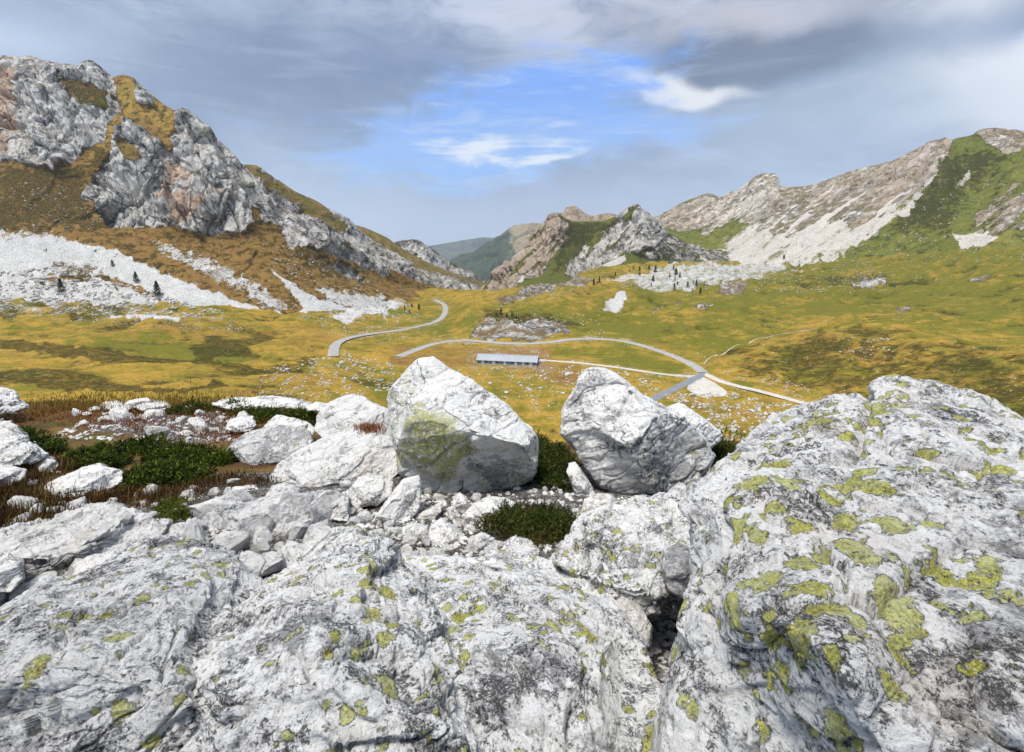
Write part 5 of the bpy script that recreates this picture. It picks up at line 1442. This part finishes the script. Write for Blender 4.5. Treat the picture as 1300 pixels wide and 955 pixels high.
for i, (x, y, hp) in enumerate([(804, 342, 5), (812, 344, 6), (812, 350, 5), (824, 342, 6), (832, 346, 9), (829, 357, 8), (827, 364, 5), (855, 342, 6), (858, 349, 9), (850, 352, 5), (863, 352, 6), (857, 355, 4), (856, 368, 8), (873, 365, 8), (884, 364, 9), (880, 361, 5), (889, 374, 9), (879, 371, 4), (894, 363, 4), (781, 350, 5), (780, 355, 3), (860, 362, 5), (799, 345, 3)]):
    conifer(x, y, hp, 'tiny dark conifer on the pale scree below the twin grey summits', 'conifers on the pale scree', i)
for i, (x, y, hp) in enumerate([(754, 359, 6), (754, 362, 8), (761, 359, 8), (758, 361, 5)]):
    conifer(x, y, hp, 'tiny dark conifer in the clump on the grassy crest behind the barn', 'conifers on the grassy crest', i)
for i, (x, y, hp, lb) in enumerate([(78, 371, 17, 'dark broad conifer on the left scree, nearest the picture edge'), (200, 376, 19, 'tall dark conifer on the left scree, right of the others'), (173, 358, 13, 'slim dark conifer at the upper edge of the left scree'), (143, 338, 8, 'small dark conifer highest on the left scree')]):
    conifer(x, y, hp, lb, 'conifers on the left scree', i)
for i, (x, y, hp) in enumerate([(514, 393, 6), (523, 391, 6), (532, 393, 8), (520, 397, 4)]):
    conifer(x, y, hp, 'tiny dark conifer beside the far bend of the valley road', 'conifers beside the far road', i)
for i, (x, y, hp) in enumerate([(636, 399, 9), (630, 402, 6), (643, 403, 6), (650, 401, 5), (995, 329, 6), (655, 405, 5)]):
    conifer(x, y, hp, 'small dark conifer on the rocky step above the barn' if i != 4 else 'lone tiny conifer at the foot of the long scree', 'conifers on the rocky step' if i != 4 else None, i)

# ------------------------------------------------------------------ haze
bm = bmesh.new(); box(bm, -6000, 6500, -30, 11800, -760, 2600)
gh = G('air')
v = gh.n('ShaderNodeVolumePrincipled'); v.inputs['Density'].default_value = 6.0e-5
v.inputs['Color'].default_value = (.72, .85, 1.0, 1); v.inputs['Anisotropy'].default_value = .2
gh.t.links.new(v.outputs[0], gh.out.inputs['Volume'])
gh.m.cycles.homogeneous_volume = True
tag(bmobj('haze', bm, gh.m), 'thin blue air haze filling the valley', None, None, 'stuff')

# ------------------------------------------------------------------ sky
w = bpy.data.worlds.new('World'); scene.world = w; w.use_nodes = True
gw = G.__new__(G); gw.t = w.node_tree; gw.t.nodes.clear()
SUN_D = Vector((-.22, -.22, .86)).normalized()
el = math.asin(SUN_D.z); az = math.atan2(SUN_D.x, SUN_D.y)
sky = gw.n('ShaderNodeTexSky', sky_type='NISHITA'); sky.sun_disc = False
sky.sun_elevation = el; sky.sun_rotation = az; sky.altitude = 2000; sky.air_density = 1.0; sky.dust_density = .6
tc = gw.n('ShaderNodeTexCoord').outputs['Generated']
sp = gw.n('ShaderNodeSeparateXYZ')
wr = gw.warp(tc, 3.2, .20, 9); wr2 = gw.warp(tc, 9.0, .035, 5)
gw.put(sp.inputs[0], wr)
AZ = gw.math('ARCTAN2', gw.sub(sp.outputs[0], .10), sp.outputs[1]); EL = gw.math('ARCSINE', gw.math('SUBTRACT', sp.outputs[2], .10))
sp0 = gw.n('ShaderNodeSeparateXYZ'); gw.put(sp0.inputs[0], tc); EL0 = gw.math('ARCSINE', sp0.outputs[2])


def blob(px, py, wx, wy, rot=0, p=1.0):
    d = point(px, py, 1.0); d = d / np.linalg.norm(d)
    a0 = math.atan2(d[0], d[1]); e0 = math.asin(d[2])
    k = (math.cos(a0) ** 2) / F
    da = gw.sub(AZ, a0); de = gw.sub(EL, e0)
    c_, s_ = math.cos(rot), math.sin(rot)
    u = gw.add(gw.mul(da, c_), gw.mul(de, s_)); v_ = gw.sub(gw.mul(de, c_), gw.mul(da, s_))
    u = gw.mul(u, 1 / (wx * k)); v_ = gw.mul(v_, 1 / (wy / F))
    r2 = gw.add(gw.mul(u, u), gw.mul(v_, v_))
    return gw.math('EXPONENT', gw.mul(r2, -1.0))


K = 10.0  # cloud radiance is divided again by the Background strength of 0.1


def cc_(r, g_, b): return (r * K, g_ * K, b * K)


nz1 = gw.noise(gw.mapping(tc, (1, 1, 2.2)), 2.6, 8, .6, .6)
nz2 = gw.noise(gw.mapping(tc, (1, 1, 3.2)), 6.5, 8, .62, .8)
wis = gw.noise(gw.mapping(tc, (1, 1, 7)), 5.0, 9, .68, 1.0)
# veil of cloud, blue grey; lighter towards the horizon
cl = gw.mix(gw.mr(gw.add(nz1, gw.mul(gw.sub(nz2, .5), .7)), .36, .70), cc_(.11, .16, .26), cc_(.40, .46, .56))
cl = gw.mix(gw.mul(blob(380, 120, 270, 90), .9), cl, cc_(.065, .10, .19))
cl = gw.mix(gw.mul(blob(530, 70, 120, 50), .7), cl, cc_(.07, .115, .24))
cl = gw.mix(gw.mul(blob(60, 20, 170, 45), .6), cl, cc_(.48, .54, .67))
cl = gw.mix(gw.mul(blob(300, 235, 170, 34), .5), cl, cc_(.24, .31, .44))
cl = gw.mix(gw.mul(gw.mul(blob(640, 22, 170, 34), gw.mr(nz2, .2, .6)), .95), cl, cc_(.47, .50, .60))
cl = gw.mix(gw.mr(gw.mul(blob(1260, 105, 200, 62), gw.add(nz2, .45)), .05, .75, 0, 1), cl, cc_(.80, .80, .80))
cl = gw.mix(gw.mul(blob(1010, 165, 170, 50), .8), cl, cc_(.30, .36, .44))
cl = gw.mix(gw.mul(blob(700, 262, 260, 42), .75), cl, cc_(.20, .28, .44))
cl = gw.mix(gw.mul(gw.mul(blob(915, 28, 150, 36), gw.mr(nz2, .1, .5)), .95), cl, cc_(.42, .40, .43))
dk_ = gw.add(gw.mul(blob(925, 84, 120, 26, -.03), 1.5), gw.add(gw.mul(blob(860, 72, 80, 30, -.3), 1.0), gw.mul(blob(1010, 60, 60, 24, .3), .7)))
cl = gw.mix(gw.mr(gw.mul(dk_, gw.add(nz2, .35)), .05, 1.25, 0, .95), cl, cc_(.06, .075, .125))
cl = gw.mix(gw.mul(blob(1240, 26, 120, 20, .15), .9), cl, cc_(.13, .18, .30))
cl = gw.mix(gw.mul(blob(1150, 10, 60, 16), .75), cl, cc_(.60, .62, .66))
cl = gw.mix(gw.mr(gw.mul(gw.add(blob(815, 112, 60, 14, -.2), gw.mul(blob(880, 128, 70, 10, -.05), .7)), gw.add(nz2, .45)), .15, .80, 0, .95), cl, cc_(.74, .73, .72))
hz = gw.mr(EL0, 0.0, .24, 1, 0)
cl = gw.mix(gw.mul(hz, .85), cl, cc_(.47, .54, .65))
cl = gw.mix(gw.mr(wis, .52, .8, 0, .22), cl, cc_(.60, .64, .70))
# opening of blue sky
gap = gw.math('MINIMUM', gw.add(gw.mul(blob(655, 142, 150, 44, .22), 1.3), gw.add(gw.mul(blob(800, 178, 130, 26, -.08), .6), gw.mul(blob(600, 215, 150, 30, .0), .45))), 1.0)
gap = gw.mr(gw.add(gap, gw.mul(gw.sub(nz2, .5), 1.5)), .14, .85)
skyc = gw.mix(1.0, sky.outputs[0], (1.0, 1.15, 1.45), 'MULTIPLY')
skyc = gw.mix(.85, skyc, gw.mix(gw.mr(EL0, .10, .33), cc_(.20, .42, .84), cc_(.06, .25, .80)))
skyc = gw.mix(gw.mr(wis, .44, .72, 0, .6), skyc, cc_(.50, .60, .76))
col = gw.mix(gw.mul(gap, .95), cl, skyc)
# small bright clouds inside the opening
sm = gw.add(gw.mul(blob(600, 178, 75, 13), 1.0), gw.add(gw.mul(blob(690, 190, 70, 12), .7), gw.add(gw.mul(blob(730, 150, 90, 12), .5), gw.mul(blob(690, 198, 40, 6), .6))))
smf = gw.mr(gw.mul(sm, gw.add(gw.mul(gw.sub(wis, .5), 2.2), .62)), .22, .75)
col = gw.mix(gw.mul(smf, .95), col, cc_(.74, .77, .82))
bg = gw.n('ShaderNodeBackground'); bg.inputs[1].default_value = .1
gw.put(bg.inputs[0], col)
wo = gw.n('ShaderNodeOutputWorld'); gw.t.links.new(bg.outputs[0], wo.inputs[0])

sl = bpy.data.lights.new('sun', 'SUN'); sl.energy = 3.1; sl.angle = math.radians(24); sl.color = (1, .955, .88)
so = bpy.data.objects.new('sun', sl); COL.objects.link(so)
so.rotation_euler = SUN_D.to_track_quat('Z', 'Y').to_euler()

# ------------------------------------------------------------------ camera
cd = bpy.data.cameras.new('camera'); cd.sensor_width = 36; cd.lens = 36 * F / 1300
cd.shift_y = -(477.5 - CY) / 1300; cd.clip_start = .05; cd.clip_end = 40000
co = bpy.data.objects.new('camera', cd); COL.objects.link(co)
co.rotation_euler = (math.radians(80), 0, 0)
scene.camera = co
scene.render.engine = 'CYCLES'
scene.cycles.use_denoising = True
scene.cycles.max_bounces = 5; scene.cycles.volume_bounces = 0
scene.cycles.diffuse_bounces = 3; scene.cycles.adaptive_threshold = .02
scene.view_settings.view_transform = 'Standard'; scene.view_settings.look = 'None'
scene.view_settings.exposure = 0.58; scene.view_settings.gamma = 1.0
